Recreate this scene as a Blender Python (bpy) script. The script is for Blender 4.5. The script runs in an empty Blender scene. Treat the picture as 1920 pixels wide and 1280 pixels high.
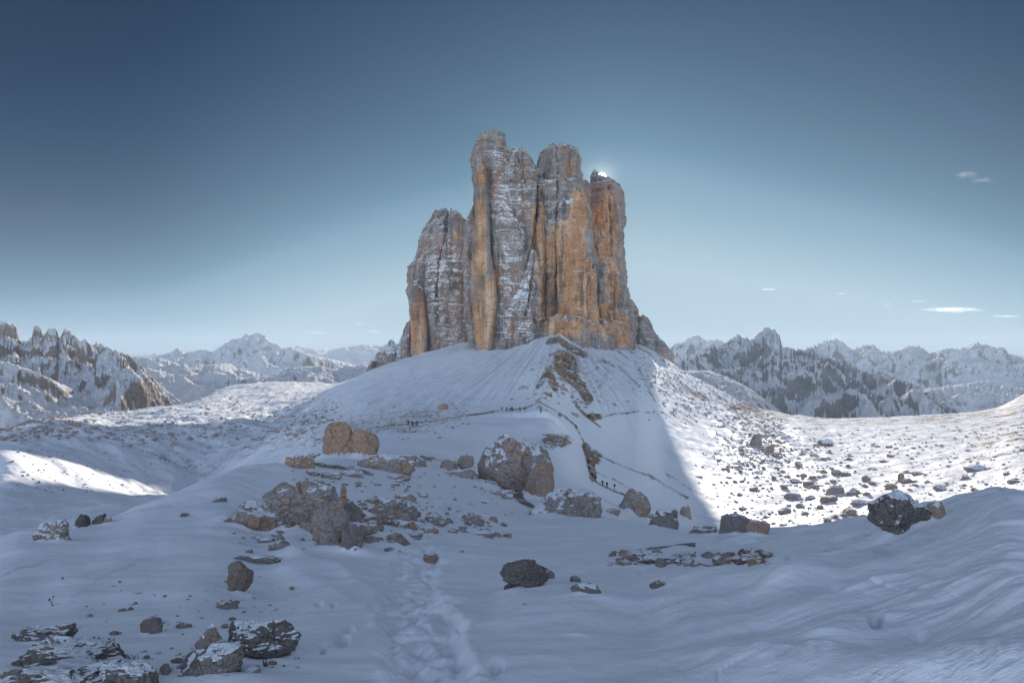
import bpy, bmesh, math, random
import numpy as np
from mathutils import Vector, Matrix, Euler
rad = math.radians
random.seed(7)
rng = np.random.default_rng(7)
S = bpy.context.scene
COL = S.collection
# ------------------------------------------------------------------ camera, sky, sun, exposure
F, CX, HY = 1280.0, 960.0, 655.0            # focal length and horizon row of the photograph, in its pixels
cd = bpy.data.cameras.new('camera'); cam = bpy.data.objects.new('camera', cd); COL.objects.link(cam)
cd.sensor_width = 36; cd.lens = 24; cd.clip_start = 0.2; cd.clip_end = 90000
cd.shift_y = 15.0/1920
cam.location = (0, 0, 0); cam.rotation_euler = (rad(90), 0, 0)
S.camera = cam
S.view_settings.view_transform = 'Standard'; S.view_settings.look = 'None'
S.view_settings.gamma = 1; S.view_settings.use_curve_mapping = False
S.view_settings.exposure = 1.0
SUN_AZ = math.atan((1128-CX)/F)             # to the right of straight ahead
SUN_EL = math.atan((HY-333)/F*math.cos(SUN_AZ))
LAMP_AZ = math.atan((1126.5-CX)/F); LAMP_EL = math.atan((HY-346)/F*math.cos(LAMP_AZ))
w = bpy.data.worlds.new('World'); S.world = w; w.use_nodes = True
wn = w.node_tree.nodes; wl = w.node_tree.links; wn.clear()
def wnode(t, **k):
    n = wn.new(t)
    for a, b in k.items(): setattr(n, a, b)
    return n
sky = wnode('ShaderNodeTexSky', sky_type='NISHITA', sun_disc=False, sun_elevation=SUN_EL, sun_rotation=SUN_AZ,
            altitude=2400, air_density=1.0, dust_density=0.35, ozone_density=2.6)
bg = wnode('ShaderNodeBackground'); bg.inputs['Strength'].default_value = 0.075
wo = wnode('ShaderNodeOutputWorld')
tc = wnode('ShaderNodeTexCoord')
bg.inputs['Strength'].default_value = 0.1
sp = wnode('ShaderNodeSeparateColor'); wl.new(sky.outputs[0], sp.inputs[0])
def wmath(op, a, b=0.0):
    n = wnode('ShaderNodeMath', operation=op)
    for i, v in ((0, a), (1, b)):
        if isinstance(v, (int, float)): n.inputs[i].default_value = v
        else: wl.new(v, n.inputs[i])
    return n.outputs[0]
SKY_G = wmath('POWER', wmath('MULTIPLY', sp.outputs['Green'], .126), 2.0)
# the sun's own disc, half a degree wide, low behind the fourth tower
dt = wnode('ShaderNodeVectorMath', operation='DOT_PRODUCT')
nv = wnode('ShaderNodeVectorMath', operation='NORMALIZE')
wl.new(tc.outputs['Generated'], nv.inputs[0]); wl.new(nv.outputs[0], dt.inputs[0])
dt.inputs[1].default_value = (math.sin(SUN_AZ)*math.cos(SUN_EL), math.cos(SUN_AZ)*math.cos(SUN_EL), math.sin(SUN_EL))
# deep autumn air: the sky darkens away from the sun and towards the zenith
away = wnode('ShaderNodeMapRange', interpolation_type='SMOOTHSTEP'); wl.new(dt.outputs['Value'], away.inputs['Value'])
away.inputs['From Min'].default_value = math.cos(rad(38)); away.inputs['From Max'].default_value = math.cos(rad(4))
away.inputs['To Min'].default_value = .46; away.inputs['To Max'].default_value = 1.02
v = wmath('MULTIPLY', SKY_G, away.outputs[0])
cr = wnode('ShaderNodeValToRGB'); wl.new(v, cr.inputs[0]); els = cr.color_ramp.elements
pts = [(0, (.004, .014, .034)), (.042, (.009, .038, .095)), (.054, (.015, .052, .117)), (.122, (.065, .122, .209)), (.188, (.100, .188, .283)), (.296, (.156, .290, .400)),
       (.38, (.235, .385, .515)), (.60, (.335, .495, .610)), (.80, (.41, .565, .67)), (1, (.455, .605, .705))]
els[0].position = 0; els[1].position = 1; els[0].color = (*pts[0][1], 1); els[1].color = (*pts[-1][1], 1)
for q, c in pts[1:-1]:
    e = els.new(q); e.color = (*c, 1)
sc_ = wnode('ShaderNodeVectorMath', operation='SCALE'); wl.new(cr.outputs[0], sc_.inputs[0]); sc_.inputs['Scale'].default_value = 10/2**S.view_settings.exposure
# over the shoulder the sky is made brighter and greyer, to fill the shade
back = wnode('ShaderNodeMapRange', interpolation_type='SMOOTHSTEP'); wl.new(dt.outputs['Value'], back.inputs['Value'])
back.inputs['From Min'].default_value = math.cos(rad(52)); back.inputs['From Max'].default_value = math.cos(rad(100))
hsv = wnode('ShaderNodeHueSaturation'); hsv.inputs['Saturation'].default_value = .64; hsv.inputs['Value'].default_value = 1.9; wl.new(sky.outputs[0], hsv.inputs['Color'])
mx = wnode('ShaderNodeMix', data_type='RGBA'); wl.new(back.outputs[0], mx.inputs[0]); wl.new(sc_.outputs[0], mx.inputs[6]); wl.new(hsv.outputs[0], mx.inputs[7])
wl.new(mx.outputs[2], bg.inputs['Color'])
gt = wnode('ShaderNodeMath', operation='GREATER_THAN'); gt.inputs[1].default_value = math.cos(rad(0.36))
wl.new(dt.outputs['Value'], gt.inputs[0])
ds = wnode('ShaderNodeMath', operation='MULTIPLY'); ds.inputs[1].default_value = 60
wl.new(gt.outputs[0], ds.inputs[0])
bg2 = wnode('ShaderNodeBackground'); bg2.inputs['Color'].default_value = (1, .9, .72, 1)
glow = wmath('MULTIPLY', wmath('POWER', wmath('MAXIMUM', dt.outputs['Value'], 0.0), 7000.0), .16)      # bright air close round the sun
wl.new(wmath('ADD', ds.outputs[0], glow), bg2.inputs['Strength'])
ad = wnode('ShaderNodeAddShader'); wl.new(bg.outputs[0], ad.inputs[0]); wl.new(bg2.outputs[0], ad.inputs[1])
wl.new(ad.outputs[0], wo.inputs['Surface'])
sd = bpy.data.lights.new('sun', 'SUN'); sd.energy = 3.6; sd.angle = rad(0.5); sd.color = (1, .92, .82)
so = bpy.data.objects.new('sun', sd); COL.objects.link(so)
sv = Vector((math.sin(LAMP_AZ)*math.cos(LAMP_EL), math.cos(LAMP_AZ)*math.cos(LAMP_EL), math.sin(LAMP_EL)))
so.rotation_euler = sv.to_track_quat('Z', 'Y').to_euler()

# ------------------------------------------------------------------ noise
def _perm(seed):
    r = np.random.default_rng(seed); return r.permutation(256).astype(np.int32)
_G = rng.normal(size=(256, 3)).astype(np.float32); _G /= np.linalg.norm(_G, axis=1)[:, None]
def perlin(x, y, z, seed=0):
    P = _perm(seed)
    x = np.asarray(x, np.float32); y = np.asarray(y, np.float32); z = np.broadcast_to(np.asarray(z, np.float32), x.shape)
    xi = np.floor(x).astype(np.int32); yi = np.floor(y).astype(np.int32); zi = np.floor(z).astype(np.int32)
    fx = x-xi; fy = y-yi; fz = z-zi
    u = fx*fx*fx*(fx*(fx*6-15)+10); v = fy*fy*fy*(fy*(fy*6-15)+10); q = fz*fz*fz*(fz*(fz*6-15)+10)
    def g(a, b, c):
        h = P[(P[(P[(xi+a) & 255]+yi+b) & 255]+zi+c) & 255]; gg = _G[h]
        return gg[..., 0]*(fx-a)+gg[..., 1]*(fy-b)+gg[..., 2]*(fz-c)
    def L(a, b, t): return a+(b-a)*t
    return 1.5*L(L(L(g(0,0,0), g(1,0,0), u), L(g(0,1,0), g(1,1,0), u), v), L(L(g(0,0,1), g(1,0,1), u), L(g(0,1,1), g(1,1,1), u), v), q)
def perlin2(x, y, seed=0):
    P = _perm(seed)
    x = np.asarray(x, np.float32); y = np.asarray(y, np.float32)
    xi = np.floor(x).astype(np.int32); yi = np.floor(y).astype(np.int32)
    fx = x-xi; fy = y-yi
    u = fx*fx*fx*(fx*(fx*6-15)+10); v = fy*fy*fy*(fy*(fy*6-15)+10)
    A = np.arange(256)*2*math.pi/256; GX = np.cos(A).astype(np.float32); GY = np.sin(A).astype(np.float32)
    def g(a, b):
        h = P[(P[(xi+a) & 255]+yi+b) & 255]
        return GX[h]*(fx-a)+GY[h]*(fy-b)
    a = g(0, 0); a = a+(g(1, 0)-a)*u; b = g(0, 1); b = b+(g(1, 1)-b)*u
    return 1.45*(a+(b-a)*v)
def fbm2(x, y, o=4, seed=0, gain=.5, ridged=False):
    s = 0; a = 1; t = 0
    for i in range(o):
        n = perlin2(x, y, seed+i)
        if ridged: n = 1-2*np.abs(n)
        s = s+a*n; t += a; a *= gain; x = x*2.03+3.1; y = y*2.03+1.7
    return s/t
def fbm3(x, y, z, o=4, seed=0, gain=.5, ridged=False):
    s = 0; a = 1; t = 0
    for i in range(o):
        n = perlin(x, y, z, seed+i)
        if ridged: n = 1-2*np.abs(n)
        s = s+a*n; t += a; a *= gain; x = x*2.03+3.1; y = y*2.03+1.7; z = z*2.03+2.3
    return s/t
def sstep(a, b, x):
    t = np.clip((x-a)/(b-a), 0, 1); return t*t*(3-2*t)
def pchip(xk, yk, x):
    """monotone cubic; xk (K,), yk (K,) or (K,N) -> values at x"""
    xk = np.asarray(xk, float); yk = np.asarray(yk, float)
    two = yk.ndim == 2
    if not two: yk = yk[:, None]
    h = np.diff(xk)[:, None]; d = np.diff(yk, axis=0)/h
    m = np.zeros_like(yk)
    w1 = 2*h[1:]+h[:-1]; w2 = h[1:]+2*h[:-1]
    ok = d[:-1]*d[1:] > 0
    with np.errstate(divide='ignore', invalid='ignore'):
        mm = (w1+w2)/(w1/d[:-1]+w2/d[1:])
    m[1:-1] = np.where(ok, mm, 0); m[0] = d[0]; m[-1] = d[-1]
    x = np.asarray(x, float)
    i = np.clip(np.searchsorted(xk, x, side='right')-1, 0, len(xk)-2)
    hh = (xk[i+1]-xk[i])[:, None]; t = ((x-xk[i])[:, None])/hh
    r = (2*t**3-3*t**2+1)*yk[i]+(t**3-2*t**2+t)*hh*m[i]+(-2*t**3+3*t**2)*yk[i+1]+(t**3-t**2)*hh*m[i+1]
    return r if two else r[:, 0]

# ------------------------------------------------------------------ mesh and object helpers
def grid_faces(nr, nc, wrap=False):
    r = np.arange(nr-1)[:, None]; c = np.arange(nc if wrap else nc-1)[None, :]
    c2 = (c+1) % nc
    return np.stack([r*nc+c, r*nc+c2, (r+1)*nc+c2, (r+1)*nc+c], -1).reshape(-1, 4)
def mesh_np(name, V, Fq, smooth=True, attrs=None):
    me = bpy.data.meshes.new(name)
    V = np.ascontiguousarray(V, np.float32); Fq = np.ascontiguousarray(Fq, np.int32)
    k = Fq.shape[1]
    me.vertices.add(len(V)); me.vertices.foreach_set('co', V.ravel())
    me.loops.add(Fq.size); me.loops.foreach_set('vertex_index', Fq.ravel())
    me.polygons.add(len(Fq)); me.polygons.foreach_set('loop_start', np.arange(0, Fq.size, k, dtype=np.int32))
    me.polygons.foreach_set('loop_total', np.full(len(Fq), k, np.int32))
    me.polygons.foreach_set('use_smooth', np.full(len(Fq), smooth, bool))
    for n, a in (attrs or {}).items():
        at = me.attributes.new(n, 'FLOAT', 'POINT'); at.data.foreach_set('value', np.ascontiguousarray(a, np.float32).ravel())
    me.update(calc_edges=True); me.validate()
    return me
def link(name, me, mat=None, parent=None, loc=None, rot=None, scale=None):
    o = bpy.data.objects.new(name, me); COL.objects.link(o)
    if mat and me and not me.materials: me.materials.append(mat)
    if parent: o.parent = parent
    if loc is not None: o.location = loc
    if rot is not None: o.rotation_euler = rot
    if scale is not None: o.scale = scale
    return o
def tag(o, label=None, cat=None, group=None, kind=None):
    if label: o['label'] = label
    if cat: o['category'] = cat
    if group: o['group'] = group
    if kind: o['kind'] = kind
    return o
def world(px, py, d): return ((px-CX)/F*d, d, (HY-py)/F*d)

# ------------------------------------------------------------------ materials
class M:
    def __init__(s, name):
        s.m = bpy.data.materials.new(name); s.m.use_nodes = True; s.t = s.m.node_tree
        s.p = s.t.nodes['Principled BSDF']; s.geo = None; s.tc = None
        s.p.inputs['Specular IOR Level'].default_value = .25
    def n(s, t, **k):
        x = s.t.nodes.new(t)
        for a, b in k.items(): setattr(x, a, b)
        return x
    def l(s, a, b): s.t.links.new(a, b)
    def put(s, sock, v):
        if isinstance(v, bpy.types.NodeSocket): s.l(v, sock)
        else: sock.default_value = v
    def pos(s):
        if not s.tc: s.tc = s.n('ShaderNodeTexCoord')
        return s.tc.outputs['Object']
    def wpos(s):
        if not s.geo: s.geo = s.n('ShaderNodeNewGeometry')
        return s.geo.outputs['Position']
    def nz(s):
        s.wpos(); x = s.n('ShaderNodeSeparateXYZ'); s.l(s.geo.outputs['Normal'], x.inputs[0]); return x.outputs[2]
    def scale(s, v, sc):
        x = s.n('ShaderNodeVectorMath', operation='MULTIPLY'); s.l(v, x.inputs[0]); x.inputs[1].default_value = sc; return x.outputs[0]
    def noise(s, v, sc, det=5, rough=.55, dist=0):
        x = s.n('ShaderNodeTexNoise'); s.l(v, x.inputs['Vector']); x.inputs['Scale'].default_value = sc
        x.inputs['Detail'].default_value = det; x.inputs['Roughness'].default_value = rough; x.inputs['Distortion'].default_value = dist
        return x.outputs['Fac']
    def vor(s, v, sc, feat='F1', out='Distance'):
        x = s.n('ShaderNodeTexVoronoi', feature=feat); s.l(v, x.inputs['Vector']); x.inputs['Scale'].default_value = sc
        return x.outputs[out]
    def math(s, op, a, b=0.0, c=None, clamp=False):
        x = s.n('ShaderNodeMath', operation=op); x.use_clamp = clamp
        s.put(x.inputs[0], a); s.put(x.inputs[1], b)
        if c is not None: s.put(x.inputs[2], c)
        return x.outputs[0]
    def step(s, v, lo, hi):
        x = s.n('ShaderNodeMapRange', interpolation_type='SMOOTHSTEP'); s.put(x.inputs['Value'], v)
        s.put(x.inputs['From Min'], lo); s.put(x.inputs['From Max'], hi); return x.outputs[0]
    def mix(s, f, a, b):
        x = s.n('ShaderNodeMix', data_type='RGBA'); s.put(x.inputs[0], f)
        for k, v in ((6, a), (7, b)):
            if isinstance(v, tuple): x.inputs[k].default_value = (*v, 1)
            else: s.l(v, x.inputs[k])
        return x.outputs[2]
    def attr(s, name):
        x = s.n('ShaderNodeAttribute'); x.attribute_name = name; return x.outputs['Fac']
    def bump(s, h, strength, dist, prev=None):
        x = s.n('ShaderNodeBump'); s.l(h, x.inputs['Height']); x.inputs['Strength'].default_value = strength
        x.inputs['Distance'].default_value = dist
        if prev: s.l(prev, x.inputs['Normal'])
        return x.outputs[0]
    def out(s, col=None, rough=None, normal=None):
        if col is not None: s.put(s.p.inputs['Base Color'], (*col, 1) if isinstance(col, tuple) else col)
        if rough is not None: s.put(s.p.inputs['Roughness'], rough)
        if normal is not None: s.l(normal, s.p.inputs['Normal'])
        return s.m
def plain(name, col, rough=.8):
    m = M(name); n = m.noise(m.pos(), 9, 3)
    d = tuple(c*.75 for c in col)
    return m.out(m.mix(n, d, col), rough)
SNOW = (.80, .81, .84)

def mat_ground():
    m = M('snow_and_scree'); P = m.wpos()
    rock = m.attr('rock'); grass = m.attr('grass'); near = m.attr('near')
    n1 = m.noise(P, .9, 7, .68); n2 = m.noise(P, .055, 5, .6); n3 = m.noise(P, .25, 6, .7)
    n0 = m.noise(P, 9.0, 5, .6)
    v = m.math('MULTIPLY_ADD', n2, .35, m.math('MULTIPLY_ADD', n3, .45, m.math('MULTIPLY', n1, .6)))   # mean about .7
    rock = m.math('MINIMUM', rock, .80)
    th = m.math('MULTIPLY_ADD', rock, -.42, .97)
    k = m.step(v, th, m.math('ADD', th, .05))
    gc = m.mix(m.noise(P, .5, 6, .7), (.15, .12, .09), (.36, .30, .25))
    gg = m.mix(m.noise(P, 1.3, 6, .7), (.13, .075, .03), (.33, .21, .10))
    gr = m.mix(grass, gc, gg)
    sn = m.mix(m.noise(P, .4, 4, .6), (.76, .78, .82), (.84, .84, .86))
    col = m.mix(k, sn, gr)
    b1 = m.bump(m.noise(P, 2.2, 6, .6), .35, .12)
    # wind crust close to the camera: fine stretched ripples
    rot = m.n('ShaderNodeVectorRotate', rotation_type='Z_AXIS'); m.l(P, rot.inputs['Vector']); rot.inputs['Angle'].default_value = rad(-17)
    rp = m.noise(m.scale(rot.outputs[0], (.55, 6.5, 2)), 1.9, 6, .62, .3)
    rp = m.math('MULTIPLY', rp, m.math('MULTIPLY', near, m.step(m.noise(P, .55, 4, .6), .36, .64)))
    b2 = m.bump(rp, .42, .10, b1)
    b2 = m.bump(m.noise(P, 7, 6, .7), .25, .03, b2)
    fine = m.noise(P, 55, 4, .7)
    b3 = m.bump(fine, .28, .012, b2)
    b4 = m.bump(m.math('MULTIPLY', k, m.noise(P, 1.5, 6, .7)), .8, .8, b3)
    return m.out(col, .62, b4)

def mat_cliff():
    m = M('dolomite_cliff'); P = m.wpos()
    org = m.attr('orange'); snw = m.attr('snowy')
    nz = m.nz()
    Ps = m.scale(P, (1, 1, 9)); Pv = m.scale(P, (1, 1, .10))
    strata = m.noise(Ps, .022, 8, .65, .3); streak = m.noise(Pv, .085, 7, .65); blot = m.noise(P, .03, 7, .65); fine = m.noise(P, .35, 6, .7)
    streakf = m.noise(Pv, .3, 5, .6)
    grey = m.mix(m.step(blot, .3, .7), (.20, .175, .165), (.38, .335, .31))
    grey = m.mix(m.step(strata, .35, .65), grey, m.mix(fine, (.32, .28, .26), (.47, .41, .37)))
    oc = m.mix(m.step(blot, .35, .68), (.45, .225, .11), (.64, .36, .19))
    oc = m.mix(m.step(streak, .42, .7), oc, (.68, .49, .34))
    f = m.step(m.math('ADD', m.math('MULTIPLY_ADD', streak, .9, m.math('MULTIPLY', blot, .7)), m.math('MULTIPLY_ADD', org, 1.15, -1.26)), -.06, .10)
    col = m.mix(f, grey, oc)
    dark = m.math('MULTIPLY', m.step(m.noise(Pv, .06, 8, .7), .50, .60), m.step(m.noise(P, .014, 5), .38, .52))
    col = m.mix(m.math('MULTIPLY', dark, .72), col, (.10, .085, .075))
    spot = m.step(m.noise(m.scale(P, (1, 1, 1.8)), .12, 8, .75), .52, .62)
    col = m.mix(m.math('MULTIPLY', spot, .45), col, (.10, .075, .06))
    rust = m.math('MULTIPLY', m.step(m.noise(m.scale(P, (1, 1, .4)), .05, 6, .7), .5, .6), .45)
    col = m.mix(rust, col, (.40, .20, .11))
    lines = m.step(m.noise(m.scale(P, (1, 1, 14)), .05, 6, .7, .2), .56, .62)
    col = m.mix(m.math('MULTIPLY', lines, .6), col, (.08, .062, .05))
    cracks = m.step(streakf, .6, .68)
    col = m.mix(m.math('MULTIPLY', cracks, .5), col, (.09, .065, .05))
    s1 = m.math('ADD', nz, m.math('MULTIPLY_ADD', m.noise(m.scale(P, (1, 1, 6)), .10, 7, .72), .9, -.45))
    s2 = m.math('MULTIPLY_ADD', snw, .55, -.30)
    s3 = m.math('MULTIPLY_ADD', m.noise(P, .22, 6, .75), .7, -.35)
    sn = m.step(m.math('ADD', s1, m.math('ADD', s2, s3)), .40, .50)
    col = m.mix(sn, col, SNOW)
    b = m.bump(m.math('ADD', m.math('MULTIPLY', m.noise(Ps, .09, 6, .7), 1.0), m.math('MULTIPLY', streakf, .8)), .85, 2.2)
    b = m.bump(fine, .7, 1.0, b)
    return m.out(col, .9, b)

def mat_mountain(name, c1, c2, sc, lo, hi, strat=5, flat=0.0):
    m = M(name); P = m.wpos(); nz = m.nz()
    q = 1/sc
    blot = m.noise(P, q*4, 7, .65); st = m.noise(m.scale(P, (1, 1, strat)), q*8, 7, .7)
    col = m.mix(m.step(blot, .35, .65), c1, c2)
    col = m.mix(m.math('MULTIPLY', m.step(st, .52, .62), .4), col, tuple(x*.5 for x in c1))
    tone = m.step(m.noise(P, q*45, 6, .8), .4, .62)
    col = m.mix(m.math('MULTIPLY', tone, .5), col, tuple(x*.42 for x in c1))
    s = m.math('ADD', nz, m.math('MULTIPLY_ADD', m.noise(P, q*16, 8, .70), .8, -.40))
    s = m.math('ADD', s, m.math('MULTIPLY_ADD', st, .5, -.25))
    s = m.math('MULTIPLY_ADD', m.attr('gully'), .75, s)
    sn = m.step(s, lo, hi)
    col = m.mix(sn, col, (.80, .80, .83))
    b = m.bump(m.noise(P, q*24, 8, .75), 1.0, sc*.03)
    return m.out(col, .9, b)

def mat_boulder(name, warm, snow=.0, sc=1.0, dark=1.0):
    """warm 0 grey .. 1 orange; snow raises how much snow lies on it; sc boulder size in metres"""
    m = M(name); P = m.wpos(); nz = m.nz(); q = 1/sc
    a = tuple(x*dark for x in (.19, .165, .155)); b = tuple(x*dark for x in (.47, .41, .37))
    blot = m.noise(P, q*2.0, 7, .7); fine = m.noise(P, q*14, 7, .75); st = m.noise(m.scale(P, (1, 1, 3.5)), q*5, 7, .7)
    col = m.mix(m.step(fine, .35, .65), a, b)
    oc = m.mix(m.step(st, .35, .7), tuple(x*dark for x in (.33, .19, .12)), tuple(x*dark for x in (.56, .37, .25)))
    col = m.mix(m.math('MULTIPLY', m.step(blot, .62-.4*warm, .74-.25*warm), min(1, .35+warm)), col, oc)
    lich = m.step(m.noise(P, q*9, 5, .8), .60, .66)
    col = m.mix(m.math('MULTIPLY', lich, .45), col, (.045, .04, .038))
    cr = m.step(m.vor(P, q*3.2, 'DISTANCE_TO_EDGE'), .035, .0)
    wob = m.math('MULTIPLY', cr, m.step(blot, .4, .6))
    col = m.mix(m.math('MULTIPLY', wob, .6), col, (.03, .025, .022))
    s = m.math('ADD', nz, m.math('MULTIPLY_ADD', m.noise(P, q*2.6, 4, .55), 1.2, -.60+snow))
    sn = m.step(s, .80, .88)
    col = m.mix(sn, col, SNOW)
    bb = m.bump(m.math('ADD', m.math('MULTIPLY', st, .6), m.math('MULTIPLY_ADD', fine, .5, m.math('MULTIPLY', wob, -.5))), .9, .10*sc)
    return m.out(col, .88, bb)

# ------------------------------------------------------------------ the ground: one sheet from the camera's feet to the plateau rim
# each column: px, then (depth, row in the photograph) from the feet to the rim; last two drop into the valley beyond
COLS = [
 (-1500,[(4.0,1280),(8,1150),(17,1030),(26,1060),(100,1030),(150,985),(233,910),(258,860),(349,830),(380,828),(420,828),(500,900),(900,1500)]),
 (-300, [(4.0,1280),(8,1150),(17,1030),(26,1060),(100,1025),(150,980),(233,908),(258,858),(349,828),(380,827),(420,828),(500,900),(900,1500)]),
 (0,    [(4.0,1280),(8,1150),(17,1022),(24,1048),(100,1018),(150,975),(233,905),(258,857),(349,826),(385,826),(430,829),(500,900),(900,1500)]),
 (110,  [(4.0,1280),(8,1150),(18,1008),(27,1030),(105,1000),(165,962),(258,919),(284,884),(382,826),(480,800),(620,796),(760,880),(1300,1400)]),
 (200,  [(4.0,1280),(8,1150),(20,992),(30,1012),(110,985),(180,952),(283,928),(313,907),(424,826),(620,798),(900,781),(1000,860),(1500,1300)]),
 (350,  [(4.0,1280),(8,1145),(25,930),(36,962),(120,958),(220,948),(337,940),(374,934),(506,826),(800,778),(1100,762),(1300,800),(1900,1150)]),
 (440,  [(4.0,1280),(8.5,1140),(30,893),(42,920),(120,915),(230,900),(370,885),(450,860),(560,814),(850,772),(1500,726),(1750,760),(2300,1100)]),
 (520,  [(4.0,1280),(9,1135),(36,876),(50,892),(120,880),(240,858),(400,840),(500,822),(650,806),(880,765),(1500,720),(1750,750),(2300,1100)]),
 (620,  [(4.0,1280),(9,1130),(30,915),(60,862),(150,828),(280,808),(450,792),(620,772),(776,750),(1000,735),(1500,722),(1750,750),(2300,1100)]),
 (700,  [(4.0,1280),(9,1130),(26,945),(80,855),(150,825),(240,798),(380,772),(560,748),(760,722),(950,702),(1250,693),(1500,720),(2300,1000)]),
 (780,  [(4.0,1280),(9,1125),(26,960),(80,870),(150,825),(210,796),(330,768),(500,742),(740,706),(980,676),(1300,668),(1500,680),(2300,1000)]),
 (880,  [(4.0,1280),(9,1120),(28,975),(85,895),(150,832),(225,782),(320,760),(450,728),(650,698),(940,660),(1300,640),(1500,660),(2300,1000)]),
 (960,  [(4.0,1280),(9,1118),(30,985),(90,918),(150,855),(245,773),(310,752),(400,720),(600,688),(950,655),(1300,640),(1500,655),(2300,1000)]),
 (1020, [(4.0,1280),(9,1115),(32,985),(80,935),(160,850),(255,774),(310,742),(380,706),(560,684),(950,640),(1300,630),(1500,650),(2300,1000)]),
 (1100, [(4.0,1280),(9,1110),(34,985),(70,950),(150,905),(225,845),(290,785),(400,735),(600,694),(950,655),(1300,640),(1500,655),(2300,1000)]),
 (1190, [(4.0,1280),(9,1108),(36,985),(60,990),(150,955),(230,885),(340,812),(480,747),(700,700),(1000,655),(1250,645),(1450,660),(2300,1000)]),
 (1250, [(4.0,1280),(9,1106),(37,990),(55,1008),(150,980),(230,925),(340,865),(470,795),(650,733),(850,692),(1000,677),(1150,720),(2000,1000)]),
 (1330, [(4.0,1280),(9,1104),(36,1002),(50,1030),(175,1000),(230,960),(340,885),(480,820),(650,768),(800,735),(920,724),(1080,790),(1900,1100)]),
 (1440, [(4.0,1280),(8.5,1102),(32,1003),(45,1035),(160,1008),(230,955),(330,890),(465,835),(600,800),(750,780),(860,773),(1020,830),(1800,1150)]),
 (1560, [(4.0,1280),(8,1095),(29,997),(40,1030),(150,1003),(220,945),(330,880),(465,836),(600,808),(750,792),(880,785),(1020,840),(1800,1150)]),
 (1750, [(3.9,1280),(6.8,1090),(22,972),(30,1000),(130,980),(200,920),(300,870),(430,830),(600,800),(800,785),(920,778),(1040,840),(1800,1150)]),
 (1860, [(3.7,1280),(5.6,1100),(17,953),(25,980),(125,960),(190,905),(290,855),(410,820),(600,793),(760,777),(900,768),(1000,820),(1800,1150)]),
 (1920, [(3.6,1280),(5.2,1100),(14,945),(22,968),(120,950),(180,895),(280,845),(400,812),(600,785),(750,762),(900,741),(1000,800),(1800,1150)]),
 (2100, [(3.4,1280),(5,1100),(12,925),(20,955),(120,930),(180,880),(280,835),(400,800),(600,770),(750,735),(900,700),(1000,780),(1800,1150)]),
 (3500, [(3.2,1280),(5,1100),(12,925),(20,955),(120,930),(180,880),(280,835),(400,800),(600,770),(750,735),(900,700),(1000,780),(1800,1150)]),
]
cpx = np.array([c[0] for c in COLS], float)
kn = np.array([[(1.2, HY+F*1.72/1.2)]+c[1] for c in COLS], float)       # (C,K,2)
LZ = np.log(kn[..., 0]); TT = (HY-kn[..., 1])/F
gpx = np.concatenate([np.arange(-1500, -60, 36), np.arange(-60, 1980, 2.7), np.arange(1980, 3500, 36)])
segs = [18, 140, 170, 40, 55, 60, 65, 65, 65, 55, 45, 10, 12]
ss = np.concatenate([np.linspace(i, i+1, n, endpoint=False) for i, n in enumerate(segs)]+[[len(segs)]])
lz_c = pchip(cpx, LZ, gpx)            # (Nc,K)
tt_c = pchip(cpx, TT, gpx)
kk = np.arange(LZ.shape[1])
lz = pchip(kk, lz_c.T, ss); tt = pchip(kk, tt_c.T, ss)                   # (Nr,Nc)
dz = np.exp(lz); PX = np.broadcast_to(gpx, dz.shape); PY = HY-F*tt
X = (PX-CX)/F*dz; Y = dz.copy(); H = tt*dz
print('ground', dz.shape)
def seg_d(px, py, pts, asp=1.0):
    """distance in photo px to a polyline"""
    best = np.full(px.shape, 1e9, np.float32)
    for (a, b), (c, d) in zip(pts[:-1], pts[1:]):
        vx, vy = c-a, (d-b)*asp; L2 = vx*vx+vy*vy
        t = np.clip(((px-a)*vx+(py-b)*asp*vy)/L2, 0, 1)
        best = np.minimum(best, np.hypot(px-(a+t*vx), (py-b)*asp-t*vy))
    return best
nearm = 1-sstep(25, 60, dz)
mid = sstep(25, 80, dz)
far = sstep(200, 420, dz)
left = 1-sstep(560, 700, PX)
right = sstep(1250, 1400, PX)
talus = 1-np.clip(left+right, 0, 1)
# broad snow drifts near the camera
c38, s38 = math.cos(rad(17)), math.sin(rad(17))
xr = X*c38+Y*s38; yr = -X*s38+Y*c38
d1 = fbm2(xr/5.5, yr/2.2, 4, 11, .45)*.26 + fbm2(X/1.4, Y/1.4, 3, 17)*.03
sast = fbm2(xr/3.2+.6*fbm2(X/4, Y/4, 2, 5), yr/.55, 4, 23, .55, True)*.060*sstep(850, 1500, PX)*(.35+1.1*sstep(-.2, .3, perlin2(X/3.5, Y/3, 29)))
sast += fbm2(xr/1.1+.5*perlin2(X, Y, 2), yr/.24, 3, 33, .5, True)*.020*sstep(950, 1500, PX)*sstep(-.1, .4, perlin2(X/2.4+5, Y/1.8, 31))
crest = fbm2(xr/7.0+.8*perlin2(X/6, Y/6, 3), yr/2.6, 2, 61, .4, True)*.30*sstep(1150, 1600, PX)
fade = sstep(1.2, 4, dz)*(1-sstep(40, 90, dz))
H += (d1+sast+crest)*fade*nearm
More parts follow.
